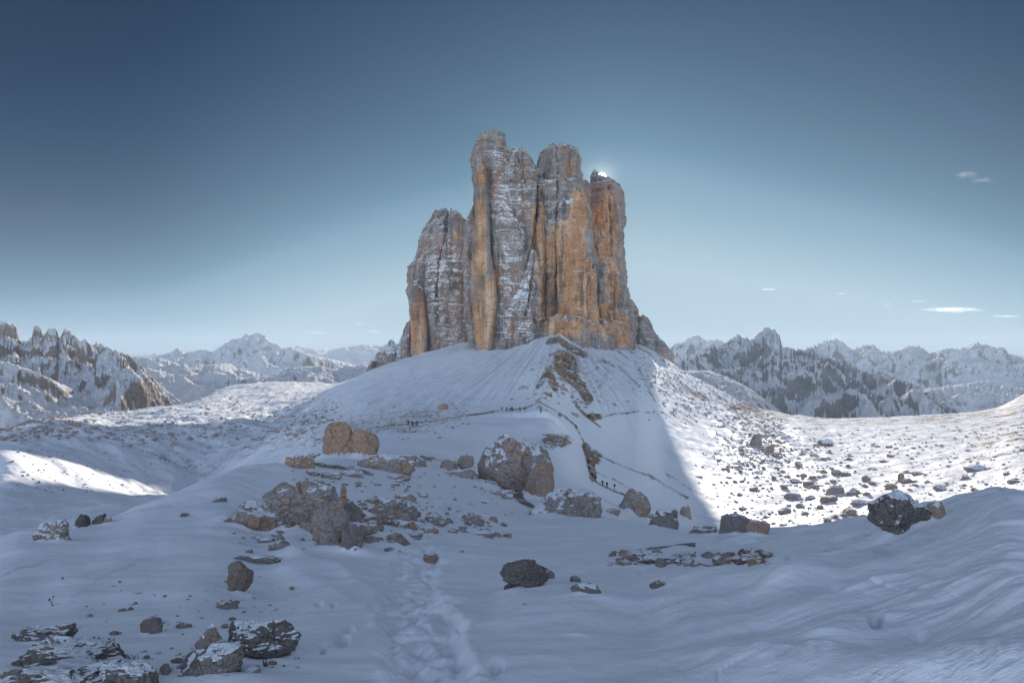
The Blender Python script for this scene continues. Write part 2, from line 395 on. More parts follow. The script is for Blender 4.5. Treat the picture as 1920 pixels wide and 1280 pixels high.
# wind drifts with one sharp, one long side
def drift(pts, A, up, dn):
    global H
    best = np.full(PX.shape, 1e9, np.float32); side = np.ones(PX.shape, np.float32)
    for (a, b), (c, d) in zip(pts[:-1], pts[1:]):
        vx, vy = c-a, d-b; L2 = vx*vx+vy*vy
        t = np.clip(((PX-a)*vx+(PY-b)*vy)/L2, 0, 1); qx = PX-(a+t*vx); qy = PY-(b+t*vy); q = np.hypot(qx, qy)
        m_ = q < best; best = np.where(m_, q, best); side = np.where(m_, np.sign(vx*qy-vy*qx), side)
    wob = 1+.25*perlin2(PX/90, PY/60, 5)
    l_ = np.hypot(PX-pts[0][0], PY-pts[0][1]); r_ = np.hypot(PX-pts[-1][0], PY-pts[-1][1])
    endf = sstep(30, 130, l_)*sstep(30, 130, r_)
    H += np.where(dz < 60, A*dz**.75*np.exp(-(np.sqrt(best**2+9)-3)/np.where(side > 0, dn*1.5, up)/wob)*endf, 0)
drift([(440,1000),(560,1044),(640,1078),(710,1115),(770,1140)], .020, 40, 14)
drift([(430,1066),(520,1074),(600,1104),(680,1140),(740,1180)], .016, 40, 12)
drift([(770,950),(820,975),(880,1003),(980,1022)], .014, 40, 12)
drift([(370,932),(330,970),(250,1010),(150,1040)], .016, 16, 50)
drift([(500,900),(460,960),(420,985),(330,1030)], .014, 14, 45)
drift([(880,1168),(1000,1158),(1120,1148),(1220,1130),(1400,1136),(1560,1148)], .030, 60, 12)
drift([(1080,1048),(1250,1068),(1420,1048),(1600,1020),(1740,1000),(1860,985)], .010, 30, 10)
drift([(1380,1160),(1500,1130),(1600,1088),(1740,1040),(1860,1003),(1980,960)], .036, 50, 10)
drift([(1180,1200),(1400,1190),(1600,1160),(1720,1118),(1860,1065),(1980,1020)], .040, 60, 12)
drift([(1440,1262),(1600,1232),(1740,1186),(1860,1130),(1980,1075)], .040, 60, 12)
drift([(-90,1034),(0,1024),(110,1010),(200,994),(290,960),(350,933),(400,914),(440,896),(520,880),(600,872)], .024, 11, 46)
drift([(30,1120),(160,1090),(260,1060),(330,1040)], .014, 20, 50)
# trampled track
track = seg_d(PX, PY, [(820, 1330), (790, 1200), (765, 1120), (775, 1060), (800, 1000), (840, 960)], 1.0)
tw = 24+62*np.clip((PY-960)/320, 0, 1)
tr = (1-sstep(tw*.7, tw*1.15, track))*(dz < 40)
H += tr*(-.07+fbm2(X/.34, Y/.34, 4, 71, .6)*.11)*sstep(2.5, 5, dz)
rimt = np.exp(-((track-tw*1.12)/(tw*.22))**2)*(dz < 40)
H += rimt*.035*(.3+1.5*fbm2(X/.5, Y/.5, 3, 77))
# foot holes
HOLES = [(598,1140,7),(625,1143,5),(655,1190,8),(700,1150,10),(783,1065,10),(640,1215,13),(850,1180,12),(868,1190,10),(838,1215,10),(930,1252,11),(862,1232,8),
         (605,1232,6),(1565,1150,16),(1430,1112,12),(1385,1095,12),(1478,1120,9),(1725,1235,14),(1640,1215,14),(1200,1085,9),(1330,1098,10)]
for hx, hy, hr in HOLES:
    q = ((PX-hx)/hr)**2+((PY-hy)/(hr*.8))**2
    H -= np.where(dz < 30, np.exp(-q**1.5)*.09*(hr/10), 0)
br = np.random.default_rng(5); cc_ = int(np.searchsorted(gpx, 790)); zcol = dz[:, cc_]; pcol = PY[:, cc_]
holes = np.zeros_like(H)
for i in range(95):
    zc = 4.2*math.exp(br.uniform(0, 1.75)); pyc = float(np.interp(zc, zcol, pcol))
    pxc = float(np.interp(-pyc, [-1330, -1200, -1120, -1060, -1000, -960], [820, 790, 765, 775, 800, 840]))+br.normal()*(18+60*np.clip((pyc-960)/320, 0, 1))*.55
    xc = (pxc-CX)/F*zc; an = br.normal()*.35; dx_ = (X-xc)*math.cos(an)+(Y-zc)*math.sin(an); dy_ = -(X-xc)*math.sin(an)+(Y-zc)*math.cos(an)
    q = (dx_/.085)**2+(dy_/.22)**2
    holes = np.minimum(holes, np.where(q < 9, -np.exp(-q**2)*br.uniform(.03, .07), 0))
H += holes
# bumps further out
H += fbm2(X/34, Y/34, 5, 41)*3.2*mid*(1-far*.3)*(.35+.65*left+.45*right)
H += fbm2(X/11, Y/11, 4, 47)*1.0*sstep(45, 120, dz)*(.4+.6*np.clip(left+right, 0, 1))
H += fbm2(X/75, Y/75, 5, 51, .55, True)*7*far*left
H += fbm2(X/24, Y/24, 4, 57, .5, True)*1.6*far*(left+.6*right)
H += fbm2(X/26, Y/60, 5, 81, .5, True)*1.1*sstep(260, 420, dz)*talus
rdg = seg_d(PX, PY, [(1052, 640), (1040, 690), (1022, 735), (1013, 772)])
H += np.where((dz > 230) & (dz < 1050), .016*dz*np.exp(-rdg/34), 0)
ang = np.arctan2(PY-600, PX-1052); rr_ = np.hypot(PX-1052, PY-600)
H += fbm2(ang*16, rr_/160, 4, 87, .55, True)*(.0034*dz)*sstep(260, 420, dz)*(1-sstep(1150, 1300, dz))*sstep(600, 680, PX)*(1-sstep(1480, 1560, PX))
# brown ledges and the snow hump on the ridge
def blob(cx, cy, rx, ry, p=2): return np.exp(-(((PX-cx)/rx)**2+((PY-cy)/ry)**2)**(p/2))
H += np.where((dz > 120) & (dz < 300), blob(1005, 800, 45, 14)*2.2, 0)
rock = np.zeros_like(H); grass = np.zeros_like(H)
fz = dz > 110
def addr(mask, amt, g=0.0, zmin=110):
    global rock, grass
    m = np.where(dz > zmin, mask, 0)
    rock = np.maximum(rock, m*amt); grass = np.maximum(grass, np.clip(m*1.5, 0, 1)*g)
addr(blob(1062, 700, 26, 30), 1.5, 1); addr(1-sstep(0, 17, seg_d(PX, PY, [(1060, 710), (1085, 728), (1103, 752)])), 1.7, .9)
addr(1-sstep(0, 15, seg_d(PX, PY, [(1030, 655), (1060, 662), (1095, 672)])), 1.2, .6)
addr(1-sstep(0, 16, seg_d(PX, PY, [(1010, 740), (1030, 715), (1040, 740)])), 1.1, .8)
addr(blob(1040, 828, 32, 17), 1.15, .5); addr(1-sstep(0, 12, seg_d(PX, PY, [(1098, 838), (1108, 862), (1112, 895)])), 1.6, .6)
addr(blob(1115, 858, 20, 18), 1.0, .6)
addr(blob(1115, 782, 16, 7), 1.5, .9); addr(1-sstep(0, 5, seg_d(PX, PY, [(1080, 765), (1098, 780), (1125, 800)])), 1.0, .8)
for p in ([(1135,782),(1190,776),(1255,776),(1310,785)],[(1100,845),(1150,868),(1215,890),(1290,935)],[(1110,880),(1150,895),(1200,925)],[(1160,690),(1200,730)],[(1120,680),(1140,700)],
          [(1190,680),(1230,760),(1300,800)],[(1250,890),(1330,935),(1400,950)]):
    addr(1-sstep(0, 7, seg_d(PX, PY, p)), .68, .3)
# tower foot debris, right-hand scree stripes
stripe = fbm2((PX*0.55+PY*-.83)/7, (PX*.83+PY*.55)/90, 4, 91)
flank = sstep(1150, 1230, PX)*(1-sstep(1440, 1540, PX))*sstep(260, 420, dz)
edge = (PY-(640+(PX-1190)*.50))
addr(flank*sstep(-.25, .25, stripe)*(1-sstep(60, 120, edge)), .72, .25)
addr(sstep(1080, 1150, PX)*(1-sstep(1220, 1240, PX))*(1-sstep(30, 70, PY-650))*sstep(-.1, .3, stripe)*sstep(400, 600, dz), .85, .6)
addr(sstep(1330, 1430, PX)*sstep(560, 700, dz)*(1-sstep(850, 1000, dz)), .62, .5)
addr(sstep(1700, 1850, PX)*sstep(250, 400, dz)*sstep(-.05, .35, fbm2(X/45+3, Y/28, 3, 95)), .8, .9)
addr(sstep(1300, 1420, PX)*sstep(120, 200, dz), .45, .6)
addr(sstep(1560, 1760, PX)*sstep(180, 300, dz)*sstep(-.15, .3, fbm2(X/30+9, Y/16, 4, 96)), .74, .9)
addr(blob(1410, 765, 55, 14), 1.1, .8); addr(blob(1545, 770, 20, 8), 1.0, .7)
# left plateau
addr((1-sstep(600, 680, PX))*sstep(300, 420, dz), .50, .3)
addr(blob(145, 805, 60, 16), .75, .4)
addr((1-sstep(560, 640, PX))*(1-sstep(330, 400, dz)), .12, 0)
addr(sstep(560, 640, PX)*(1-sstep(800, 860, PX))*sstep(150, 190, dz)*(1-sstep(300, 430, dz)), .56, .1)
# path trodden to gravel
PATH1 = [(690, 806), (730, 798), (775, 793), (830, 785), (880, 776), (940, 770), (985, 772), (1012, 772)]
PATH2 = [(1012, 772), (1050, 780), (1080, 800), (1098, 838), (1104, 880), (1120, 905), (1155, 920), (1180, 928)]
addr(1-sstep(0, 9, seg_d(PX, PY, PATH1, 1.6)), .72, .3); addr(1-sstep(0, 3.5, seg_d(PX, PY, PATH2)), 1.3, .3)
# midground rocky streaks (dark thin lines in the snow between the boulders)
for p, a in (([(860,872),(905,900),(940,920)], 1.1), ([(900,905),(950,925),(1000,950)], .9), ([(790,858),(850,868),(900,880)], .8),
          ([(560,872),(640,880),(700,892)], .8), ([(1150,1044),(1220,1050),(1300,1047)], 1.1), ([(1370,1052),(1420,1046)], .9)):
    addr(1-sstep(0, 9, seg_d(PX, PY, p)), a, .2, 12)
H = H.astype(np.float32)
GROUND = mat_ground()
# the same snow goes on behind the camera
bx = np.linspace(-40, 40, 60); by = np.linspace(1.25, -40, 40); BX, BY = np.meshgrid(bx, by)
BH = -1.74+.05*fbm2(BX/4, BY/4, 3, 3)-.02*np.abs(BX)-np.where(BY > .9, .25, 0)
me = mesh_np('snow_field', np.stack([BX, BY, BH-.02], -1).reshape(-1, 3), grid_faces(*BX.shape), True, {'rock': BX*0, 'grass': BX*0, 'near': BX*0+.2})
tag(link('snow_field', me, GROUND), kind='structure')
TG = H/dz
def hit(px, py):
    """first ground point the ray through a photo pixel meets"""
    c = int(np.clip(np.searchsorted(gpx, px), 1, len(gpx)-1))
    f = (px-gpx[c-1])/(gpx[c]-gpx[c-1])
    t = TG[:, c-1]*(1-f)+TG[:, c]*f; d = dz[:, c-1]*(1-f)+dz[:, c]*f
    tgt = (HY-py)/F
    i = int(np.argmax(t >= tgt))
    if i == 0: i = int(np.argmax(t)); return Vector(((px-CX)/F*d[i], d[i], t[i]*d[i]))
    g = (tgt-t[i-1])/(t[i]-t[i-1]+1e-12); dd = d[i-1]+(d[i]-d[i-1])*g; hh = (t[i-1]*d[i-1])*(1-g)+t[i]*d[i]*g
    return Vector(((px-CX)/F*dd, dd, hh))
# valley floor far below, reaching the horizon
vx = np.linspace(-60000, 60000, 120); vy = np.concatenate([np.linspace(500, 6000, 40), np.linspace(6500, 80000, 60)]); VX, VY = np.meshgrid(vx, vy)
me = mesh_np('valley_floor', np.stack([VX, VY, -620+90*fbm2(VX/2500, VY/2500, 4, 9)], -1).reshape(-1, 3), grid_faces(*VX.shape))
VAL = mat_mountain('valley_forest_and_snow', (.07, .08, .07), (.16, .16, .14), 900, .95, 1.25)
tag(link('valley_floor', me, VAL), kind='structure')

# ------------------------------------------------------------------ the rock towers
CLIFF = mat_cliff()
CRACKS = [[(1043,275),(1046,330),(1045,400),(1044,500),(1041,560)], [(843,398),(836,440),(823,490),(818,560)], [(970,292),(982,335),(986,352)], [(1011,330),(1004,420),(999,520),(985,600)],
 [(1025,500),(1018,560),(1022,600)], [(1107,345),(1109,400),(1113,460),(1110,520)], [(1141,350),(1146,420),(1143,480)], [(905,470),(907,500)]]
def pillar(outl, D, half, seed, step=1.3, amp=1.0, expo=2.6, jag=1.0):
    o = np.array(outl, float)
    ys = np.arange(o[0, 0], o[-1, 0], step*1.1)
    L = pchip(o[:, 0], o[:, 1], ys); R = pchip(o[:, 0], o[:, 2], ys)
    wmax = (R-L).max()
    nf = int(max(24, wmax/step*1.25)); nb = max(10, nf//3)
    a = np.concatenate([np.linspace(math.pi, 2*math.pi, nf, endpoint=False), np.linspace(0, math.pi, nb, endpoint=False)])
    ca, sa = np.cos(a), np.sin(a)
    ex = np.sign(ca)*np.abs(ca)**(2/expo); ey = np.sign(sa)*np.abs(sa)**(2/expo)
    cx = (L+R)/2; hw = (R-L)/2
    k = D/F
    wx = hw*k
    topf = np.clip(wx/(wx.max()+1e-6)*1.6, .05, 1)
    Xp = (cx-CX)[:, None]*k+wx[:, None]*ex[None]
    Yp = D+half*topf[:, None]*ey[None]
    Zp = np.broadcast_to(((HY-ys)*k)[:, None], Xp.shape)
    n = np.stack([np.broadcast_to(ex*.6, Xp.shape), np.broadcast_to(ey, Xp.shape)], -1); n = n/(np.linalg.norm(n, axis=-1, keepdims=True)+1e-6)
    wv = 9*fbm3(Xp/60, Yp/60, Zp/60, 2, seed)
    chim = fbm3((Xp+wv)/26, Yp/26, Zp/190, 4, seed+3, .55, True)
    blk = fbm3(Xp/15, Yp/15, Zp/11, 4, seed+9, .55)
    sz = (Zp+7*fbm3(Xp/55, Yp/55, Zp/300, 2, seed+5))
    saw = lambda p: (sz/p) % 1.0
    led = (saw(8.3)-.5)*1.5+(saw(21.0)-.5)*2.4+(saw(3.7)-.5)*.6
    ledm = .5+.9*perlin(Xp/40, Yp/40, Zp/40, seed+20)
    li = np.floor(sz/7.3+.5*perlin(Xp/30, Yp/30, Zp/200, seed+6)).astype(int)
    lay = np.random.default_rng(seed).uniform(-1, 1, 400)[np.clip(li+100, 0, 399)]
    col_ = perlin(Xp/19+wv/40, Yp/30, Zp/110, seed+14); colq = np.floor(col_*7)/7+.25*col_
    bq = perlin(Xp/8, Yp/8, Zp/13, seed+17); bq = np.floor(bq*4)/4
    d = amp*(chim*4.0+blk*2.0-led*np.clip(ledm, .1, 1.4)*.8+lay*1.5*np.clip(ledm, .2, 1.3)+colq*9+bq*2.6)
    d -= amp*9*np.clip(.16-np.abs(perlin(Xp/34, Yp/34, Zp/260, seed+40)), 0, 1)/.16*.55     # deep vertical chimneys
    cpx_ = (Xp/Yp)*F+CX; cpy_ = HY-Zp/Yp*F
    for pts in CRACKS:
        d -= 10*np.exp(-(seg_d(cpx_+1.8*perlin(Zp/14, Zp*0, seed*1.0, 3)*1.5, cpy_, pts)/1.3)**2)*(ey < 0)*(.35+.9*np.abs(perlin(Xp/40, Yp/40, Zp/16, seed+4)))
    lim = np.minimum(1, wx/14)[:, None]
    Xp = Xp+n[..., 0]*d*lim; Yp = Yp+n[..., 1]*d*lim
    Zp = Zp+amp*2.2*fbm3(Xp/9, Yp/9, Zp/30, 3, seed+31)*lim
    tw_ = np.exp(-((ys-ys[0])/16))[:, None]*np.minimum(1, wx/6)[:, None]
    jg = perlin(Xp/7, Yp/16, Zp*0, seed+51); jg = np.floor(jg*5)/5+.35*perlin(Xp/3, Yp/5, Zp/9, seed+52)
    Zp = Zp+jag*(jg*10-2.5)*tw_
    V = np.stack([Xp, Yp, Zp], -1).reshape(-1, 3)
    nr, nc = len(ys), len(a)
    Fq = grid_faces(nr, nc, True)
    # cap
    V = np.vstack([V, [[Xp[0].mean(), Yp[0].mean(), Zp[0].max()+1.5]]]); c = len(V)-1
    i = np.arange(nc); cap = np.stack([np.full(nc, c), (i+1) % nc, i, i], -1)
    pxs = (V[:, 0]/V[:, 1])*F+CX; pys = HY-V[:, 2]/V[:, 1]*F
    return V, Fq, cap, pxs, pys
def inpoly(px, py, cx, cy, rx, ry): return np.exp(-(((px-cx)/rx)**2+((py-cy)/ry)**2)**1.5)
ORANGE = [(785,612,15,70,1.0),(905,330,12,40,.6),(900,420,14,70,.75),(898,500,16,50,.8),(908,590,22,75,1.05),(930,530,12,40,.6),(945,300,10,18,.3),
          (1010,420,16,60,.7),(1025,500,22,70,.8),(1060,480,40,70,.95),(1085,400,22,60,.7),(1085,540,35,70,1.05),(1060,600,45,40,.85),(1020,570,12,60,.7),
          (1050,320,20,40,.25),(1070,310,10,30,.5),(1135,430,28,70,.8),(1130,370,20,30,.5),(1150,520,22,60,.55),(1130,600,40,50,.6),(1165,620,22,40,.7),
          (860,440,14,20,.4),(815,440,16,25,.35),(800,480,20,20,.3),(960,610,14,50,.5),(975,540,14,40,.4),(1045,560,60,60,.4)]
SNOWY = [(835,500,50,60,.9),(830,560,50,70,.95),(845,630,40,40,.9),(960,380,45,70,.9),(965,500,40,90,.95),(945,600,22,50,.8),(1020,345,40,14,.8),(1040,385,40,12,.7),
         (1050,420,30,20,.4),(990,620,30,30,.8),(950,300,30,40,.4),(1000,330,20,20,.4),(870,640,20,30,.8),(730,660,40,40,.9)]
def tower(label, pillars, seed0):
    Vs, Fs, A, B = [], [], [], []; off = 0
    for i, p in enumerate(pillars):
        V, Fq, cap, pxs, pys = pillar(*p[:3], seed0+i*7, **(p[3] if len(p) > 3 else {}))
        Vs.append(V); Fs.append(np.vstack([Fq, cap])+off); off += len(V)
        f = np.zeros(len(V)); g = np.zeros(len(V))
        for cx, cy, rx, ry, am in ORANGE: f = np.maximum(f, am*inpoly(pxs, pys, cx, cy, rx, ry))
        for cx, cy, rx, ry, am in SNOWY: g = np.maximum(g, am*inpoly(pxs, pys, cx, cy, rx, ry))
        A.append(f); B.append(g)
    V = np.vstack(Vs); Fq = np.vstack(Fs)
    me = bpy.data.meshes.new('rock_tower'); 
    tri = Fq[:, 2] == Fq[:, 3]
    quads = Fq[~tri]; tris = Fq[tri][:, :3]
    me.vertices.add(len(V)); me.vertices.foreach_set('co', V.astype(np.float32).ravel())
    loops = np.concatenate([quads.ravel(), tris.ravel()]).astype(np.int32)
    tot = np.concatenate([np.full(len(quads), 4), np.full(len(tris), 3)]).astype(np.int32)
    st = np.concatenate([[0], np.cumsum(tot)[:-1]]).astype(np.int32)
    me.loops.add(len(loops)); me.loops.foreach_set('vertex_index', loops)
    me.polygons.add(len(tot)); me.polygons.foreach_set('loop_start', st); me.polygons.foreach_set('loop_total', tot)
    me.polygons.foreach_set('use_smooth', np.zeros(len(tot), bool))
    for n, a in (('orange', A), ('snowy', B)):
        at = me.attributes.new(n, 'FLOAT', 'POINT'); at.data.foreach_set('value', np.concatenate(a).astype(np.float32))
    me.update(calc_edges=True); me.validate()
    o = link('rock_tower', me, CLIFF); tag(o, label, 'rock tower', 'rock towers standing side by side above the snow cone')
    print('tower', len(V)); return o
tower('leftmost big rock tower, snow-streaked grey with an orange pillar at its lower left', [
    ([(394,829,838),(402,815,845),(425,804,852),(454,793,860),(483,788,866),(505,776,872),(524,769,876),(542,768,878),(600,774,880),(650,777,882),(700,780,884)], 1265, 75),
    ([(397,849,854),(402,845,863),(410,844,868),(435,842,876),(470,840,879),(560,840,882),(700,840,884)], 1250, 70),
    ([(528,773,785),(545,770,795),(580,770,800),(620,773,802),(660,778,802),(705,784,800)], 1190, 22, dict(amp=.35, expo=4)),
    ([(470,812,830),(520,805,850),(580,800,862),(640,803,872),(705,800,880)], 1205, 30, dict(amp=.8)),
    ([(504,900,965),(515,896,968),(545,862,970),(600,850,975),(705,845,975)], 1345, 40, dict(jag=0, amp=.3)),  # unseen rock added behind, to block a streak of sunlight on the cone
], 100)
tower('tallest rock tower, an orange pillar running down its left edge to the snow', [
    ([(247,917,927),(251,907,938),(263,899,946),(285,891,953),(307,888,962),(333,889,984),(391,891,999),(421,885,1003),(450,879,1003),(480,876,1003),(553,879,1002),(615,883,1002),(700,890,1002)], 1000, 58, dict(expo=3)),
    ([(279,960,968),(285,956,979),(303,953,994),(320,951,1000),(360,950,1007),(500,950,1010),(700,950,1012)], 985, 48),
    ([(322,998,1008),(330,992,1014),(380,988,1020),(700,985,1022)], 1010, 40),
    ([(300,893,903),(340,892,915),(400,892,918),(470,886,922),(520,884,931),(570,886,934),(610,890,930),(650,893,926),(705,896,922)], 948, 26, dict(amp=.38, expo=4)),
    ([(380,930,950),(440,925,975),(520,930,985),(600,930,990),(705,925,995)], 950, 26, dict(amp=.9)),
], 200)
tower('flat-shouldered middle rock tower with a broad orange face and a black vertical crack', [
    ([(272,1045,1053),(279,1026,1060),(287,1021,1071),(294,1017,1079),(320,1013,1081),(345,1006,1083),(400,1002,1094),(700,1000,1100)], 1020, 60, dict(expo=3)),
    ([(339,1086,1098),(345,1060,1103),(352,1010,1105),(380,1004,1107),(450,1002,1111),(560,1004,1118),(700,1000,1125)], 985, 48, dict(expo=3.2)),
    ([(352,1046,1075),(400,1043,1100),(480,1042,1108),(560,1040,1112),(640,1035,1116),(705,1030,1118)], 960, 40, dict(amp=.7, expo=3.4)),
    ([(470,994,1004),(520,980,1010),(560,966,1012),(600,952,1014),(640,937,1012),(660,932,1005),(705,930,1000)], 945, 32, dict(amp=1.1)),
    ([(596,1020,1100),(606,1008,1125),(640,1004,1140),(710,1000,1150)], 940, 42, dict(amp=1.0)),
], 300)
tower('slim right-hand rock tower with the sun touching its tip', [
    ([(318,1113,1117),(322,1108,1121),(330,1106,1125),(334,1106,1129),(339,1106,1139),(346,1106,1149),(358,1107,1156),(377,1108,1161),(421,1109,1167),(524,1104,1169),(560,1098,1174),(590,1098,1180),(634,1095,1186),(705,1095,1190)], 1110, 52, dict(expo=3, jag=.25)),
    ([(425,1108,1116),(460,1106,1132),(500,1106,1150),(545,1104,1166),(590,1100,1177),(634,1100,1184),(710,1095,1188)], 1040, 45, dict(amp=1.1)),
    ([(604,1100,1160),(614,1090,1178),(640,1085,1186),(712,1080,1188)], 990, 40, dict(amp=1.0)),
], 400)
tower('low dark rock spur leaning against the right foot of the towers', [
    ([(557,1170,1178),(568,1168,1189),(590,1165,1197),(620,1160,1206),(720,1160,1225)], 1180, 40, dict(amp=.8)),
    ([(590,1203,1208),(600,1198,1216),(626,1190,1231),(652,1185,1249),(674,1180,1262),(740,1175,1290)], 1150, 36, dict(amp=.8)),
], 500)
tower('small snowy rock spur at the left foot of the towers', [
    ([(597,768,775),(615,758,778),(640,750,782),(665,742,785),(720,735,785)], 1290, 30, dict(amp=.7)),
    ([(640,728,742),(650,716,750),(665,706,752),(685,693,752),(730,685,752)], 1300, 30, dict(amp=.7)),
], 600)

# ------------------------------------------------------------------ mountains
def range_mesh(sky, D, foot, wfr, lam, amp, seed, mat, name='mountains', nx=420, ns=90, rough=1.0, p=1.0, skew=0.0, rib=3.0, gain=.45, clampw=4.0):
    o = np.array(sky, float); px = np.linspace(o[0, 0], o[-1, 0], nx)
    k = D/F
    crest = np.interp(px, o[:, 0], o[:, 1])
    crest = crest-rough*(fbm2(px/9, px*0+seed, 4, seed, .6)*4)
    s = np.concatenate([np.linspace(0, 1, ns), np.linspace(1.08, 2.0, 8)])
    Sx, PXm = np.meshgrid(s, px, indexing='ij')
    Hc = ((HY-crest)*k)[None]
    ft = np.interp(px, [q[0] for q in foot], [q[1] for q in foot]) if isinstance(foot, list) else np.full(nx, foot)
    Hf = ((HY-ft)*(D-wfr)/F)[None]
    Yv = D-wfr*(1-Sx)
    Xv = (PXm-CX)/F*Yv
    wx = lam*.9*fbm2(Xv/lam/2, Yv/lam/2, 3, seed+60); Xk = Xv+skew*Yv
    rb = fbm2((Xk+wx)/lam/1.5, (Yv+wx)/lam/rib/1.5, 6, seed+70, gain, True)
    rb2 = fbm2((Xk-wx)/lam*1.3, Yv/lam*1.3, 5, seed+80, gain, True)
    e = np.clip(Sx, 0, 1)
    body = Hf+(Hc-Hf)*e**p
    env = np.sin(np.pi*np.clip(e, 0, 1)**.8)**.7
    envc = np.clip(1-e, 0, 1)**.5
    Z = body+amp*(rb*.75+rb2*.35-.25)*(env*.9+.12*envc)
    Z = np.where(Sx > 1, Hc-(Sx-1)*wfr*.8, Z)
    tcr = ((HY-crest)/F)[None]; wd_ = clampw/F; q_ = (tcr-Z/Yv)/wd_
    Z = np.where(Sx <= 1, Yv*(tcr-wd_*np.where(q_ > 20, q_, np.log1p(np.exp(np.clip(q_, -60, 20))))), Z)
    V = np.stack([Xv, Yv, Z], -1).reshape(-1, 3)
    rl = fbm2((Xk+wx)/lam/1.5, (Yv+wx)/lam/rib/1.5, 3, seed+70, .4, True)
    gul = sstep(.15, -.35, rl)-.08
    me = mesh_np(name, V, grid_faces(*Sx.shape), True, {'gully': gul})
    return tag(link(name, me, mat), kind='structure')
WARM = mat_mountain('warm_snowy_cliffs', (.27, .20, .165), (.52, .40, .33), 520, .42, .54, 3)
GREY = mat_mountain('grey_snowy_cliffs', (.20, .19, .19), (.38, .35, .34), 1500, .50, .62, 3)
FARM = mat_mountain('far_snowy_rock', (.13, .13, .14), (.28, .27, .27), 2600, .55, .70, 3)
# left, rust coloured
range_mesh([(-700,560),(-300,590),(-100,600),(0,604),(12,602),(30,610),(36,638),(50,640),(60,630),(64,611),(76,612),(80,630),(92,616),(106,616),(110,634),(122,617),(132,620),(150,640),(160,634),(172,648),(182,641),(200,650),(240,664),(262,682),(290,712),(330,745),(360,775),(420,830)],
           2300, [(-700,900),(0,860),(420,900)], 1100, 200, 210, 1000, WARM, nx=700, ns=170, p=1.0, rough=1.5, rib=3.0, skew=-.45, gain=.5, clampw=2)
range_mesh([(-700,640),(-200,660),(0,676),(20,680),(60,694),(100,712),(150,735),(190,758),(225,784),(260,800),(300,850)],
           1500, [(-700,980),(0,940),(300,980)], 560, 110, 90, 1010, WARM, nx=460, ns=110, p=.5, rib=3, skew=-.3)
# left middle distance
range_mesh([(140,660),(240,668),(300,670),(330,680),(365,684),(430,680),(445,690),(520,706),(560,690),(600,686),(620,690),(700,700),(760,720)],
           4200, [(140,790),(760,800)], 1500, 330, 150, 1020, GREY, nx=420, ns=90, p=.55)
range_mesh([(460,706),(520,700),(548,687),(600,684),(632,692),(650,684),(690,681),(760,690)],
           3200, [(460,780),(760,790)], 1100, 200, 90, 1025, GREY, nx=260, ns=80, p=.5, rough=.4)
range_mesh([(240,668),(290,668),(318,662),(334,651),(350,661),(372,656),(386,655),(396,662),(420,645),(436,636),(450,634),(458,626),(472,627),(486,623),(497,628),(508,642),(518,644),(532,652),(546,650),(570,662),(600,668),(640,676),(700,690)],
           8200, [(240,740),(700,740)], 3200, 700, 420, 1030, GREY, nx=460, ns=100, p=.9)
range_mesh([(-300,655),(100,660),(240,666),(330,660),(480,655),(545,654),(560,646),(575,651),(590,652),(620,655),(640,650),(660,648),(690,644),(716,646),(760,650),(860,655)],
           15000, [(-300,700),(860,700)], 5000, 1200, 500, 1040, FARM, nx=420, ns=70)
# right, spiky group
range_mesh([(1180,690),(1255,690),(1290,668),(1315,662),(1335,645),(1346,652),(1362,640),(1380,629),(1388,627),(1396,634),(1412,636),(1418,626),(1430,617),(1440,612),(1450,617),(1462,628),(1466,648),(1476,650),(1492,656),(1510,654),(1528,649),(1534,652),(1540,668),(1552,668),(1566,676),(1590,676),(1608,692),(1640,700),(1662,700),(1690,712),(1720,722),(1750,745),(1790,768),(1850,800)],
           3600, [(1180,830),(1500,860),(1850,880)], 1700, 330, 300, 1051, GREY, nx=760, ns=220, p=1.15, rough=2.8, rib=3, gain=.43, clampw=1.5)
range_mesh([(1200,668),(1262,690),(1290,692),(1330,692),(1370,706),(1410,728),(1450,756),(1490,790),(1540,830)],
           2300, [(1200,860),(1540,900)], 900, 160, 60, 1055, GREY, nx=280, ns=80, p=.5, rough=.3)
range_mesh([(1200,665),(1255,650),(1275,640),(1290,630),(1308,624),(1320,632),(1350,636),(1368,640),(1400,655),(1450,665)],
           8200, [(1200,730),(1450,730)], 2600, 600, 380, 1060, GREY, nx=300, ns=80)
range_mesh([(1450,668),(1490,662),(1530,648),(1545,640),(1555,636),(1565,634),(1580,640),(1592,652),(1606,652),(1622,646),(1640,646),(1652,660),(1668,658),(1690,656),(1700,648),(1722,648),(1745,662),(1775,652),(1800,655),(1815,650),(1832,641),(1846,646),(1856,648),(1868,652),(1880,650),(1890,662),(1920,672),(2000,650),(2200,640),(2500,650)],
           7800, [(1450,750),(2500,760)], 3200, 620, 480, 1072, GREY, nx=640, ns=120, p=.9, rough=2.0, gain=.48, clampw=2)
range_mesh([(1560,740),(1620,715),(1650,722),(1690,735),(1730,728),(1780,722),(1810,718),(1850,711),(1880,718),(1920,727),(2000,700),(2400,690)],
           4600, [(1560,830),(2400,850)], 1500, 260, 190, 1080, GREY, nx=420, ns=90, p=.8)
range_mesh([(1150,660),(1300,658),(1500,654),(1700,657),(1900,660),(2100,655),(2500,655)],
           19000, [(1150,680),(2500,690)], 5000, 1500, 300, 1090, FARM, nx=260, ns=40)

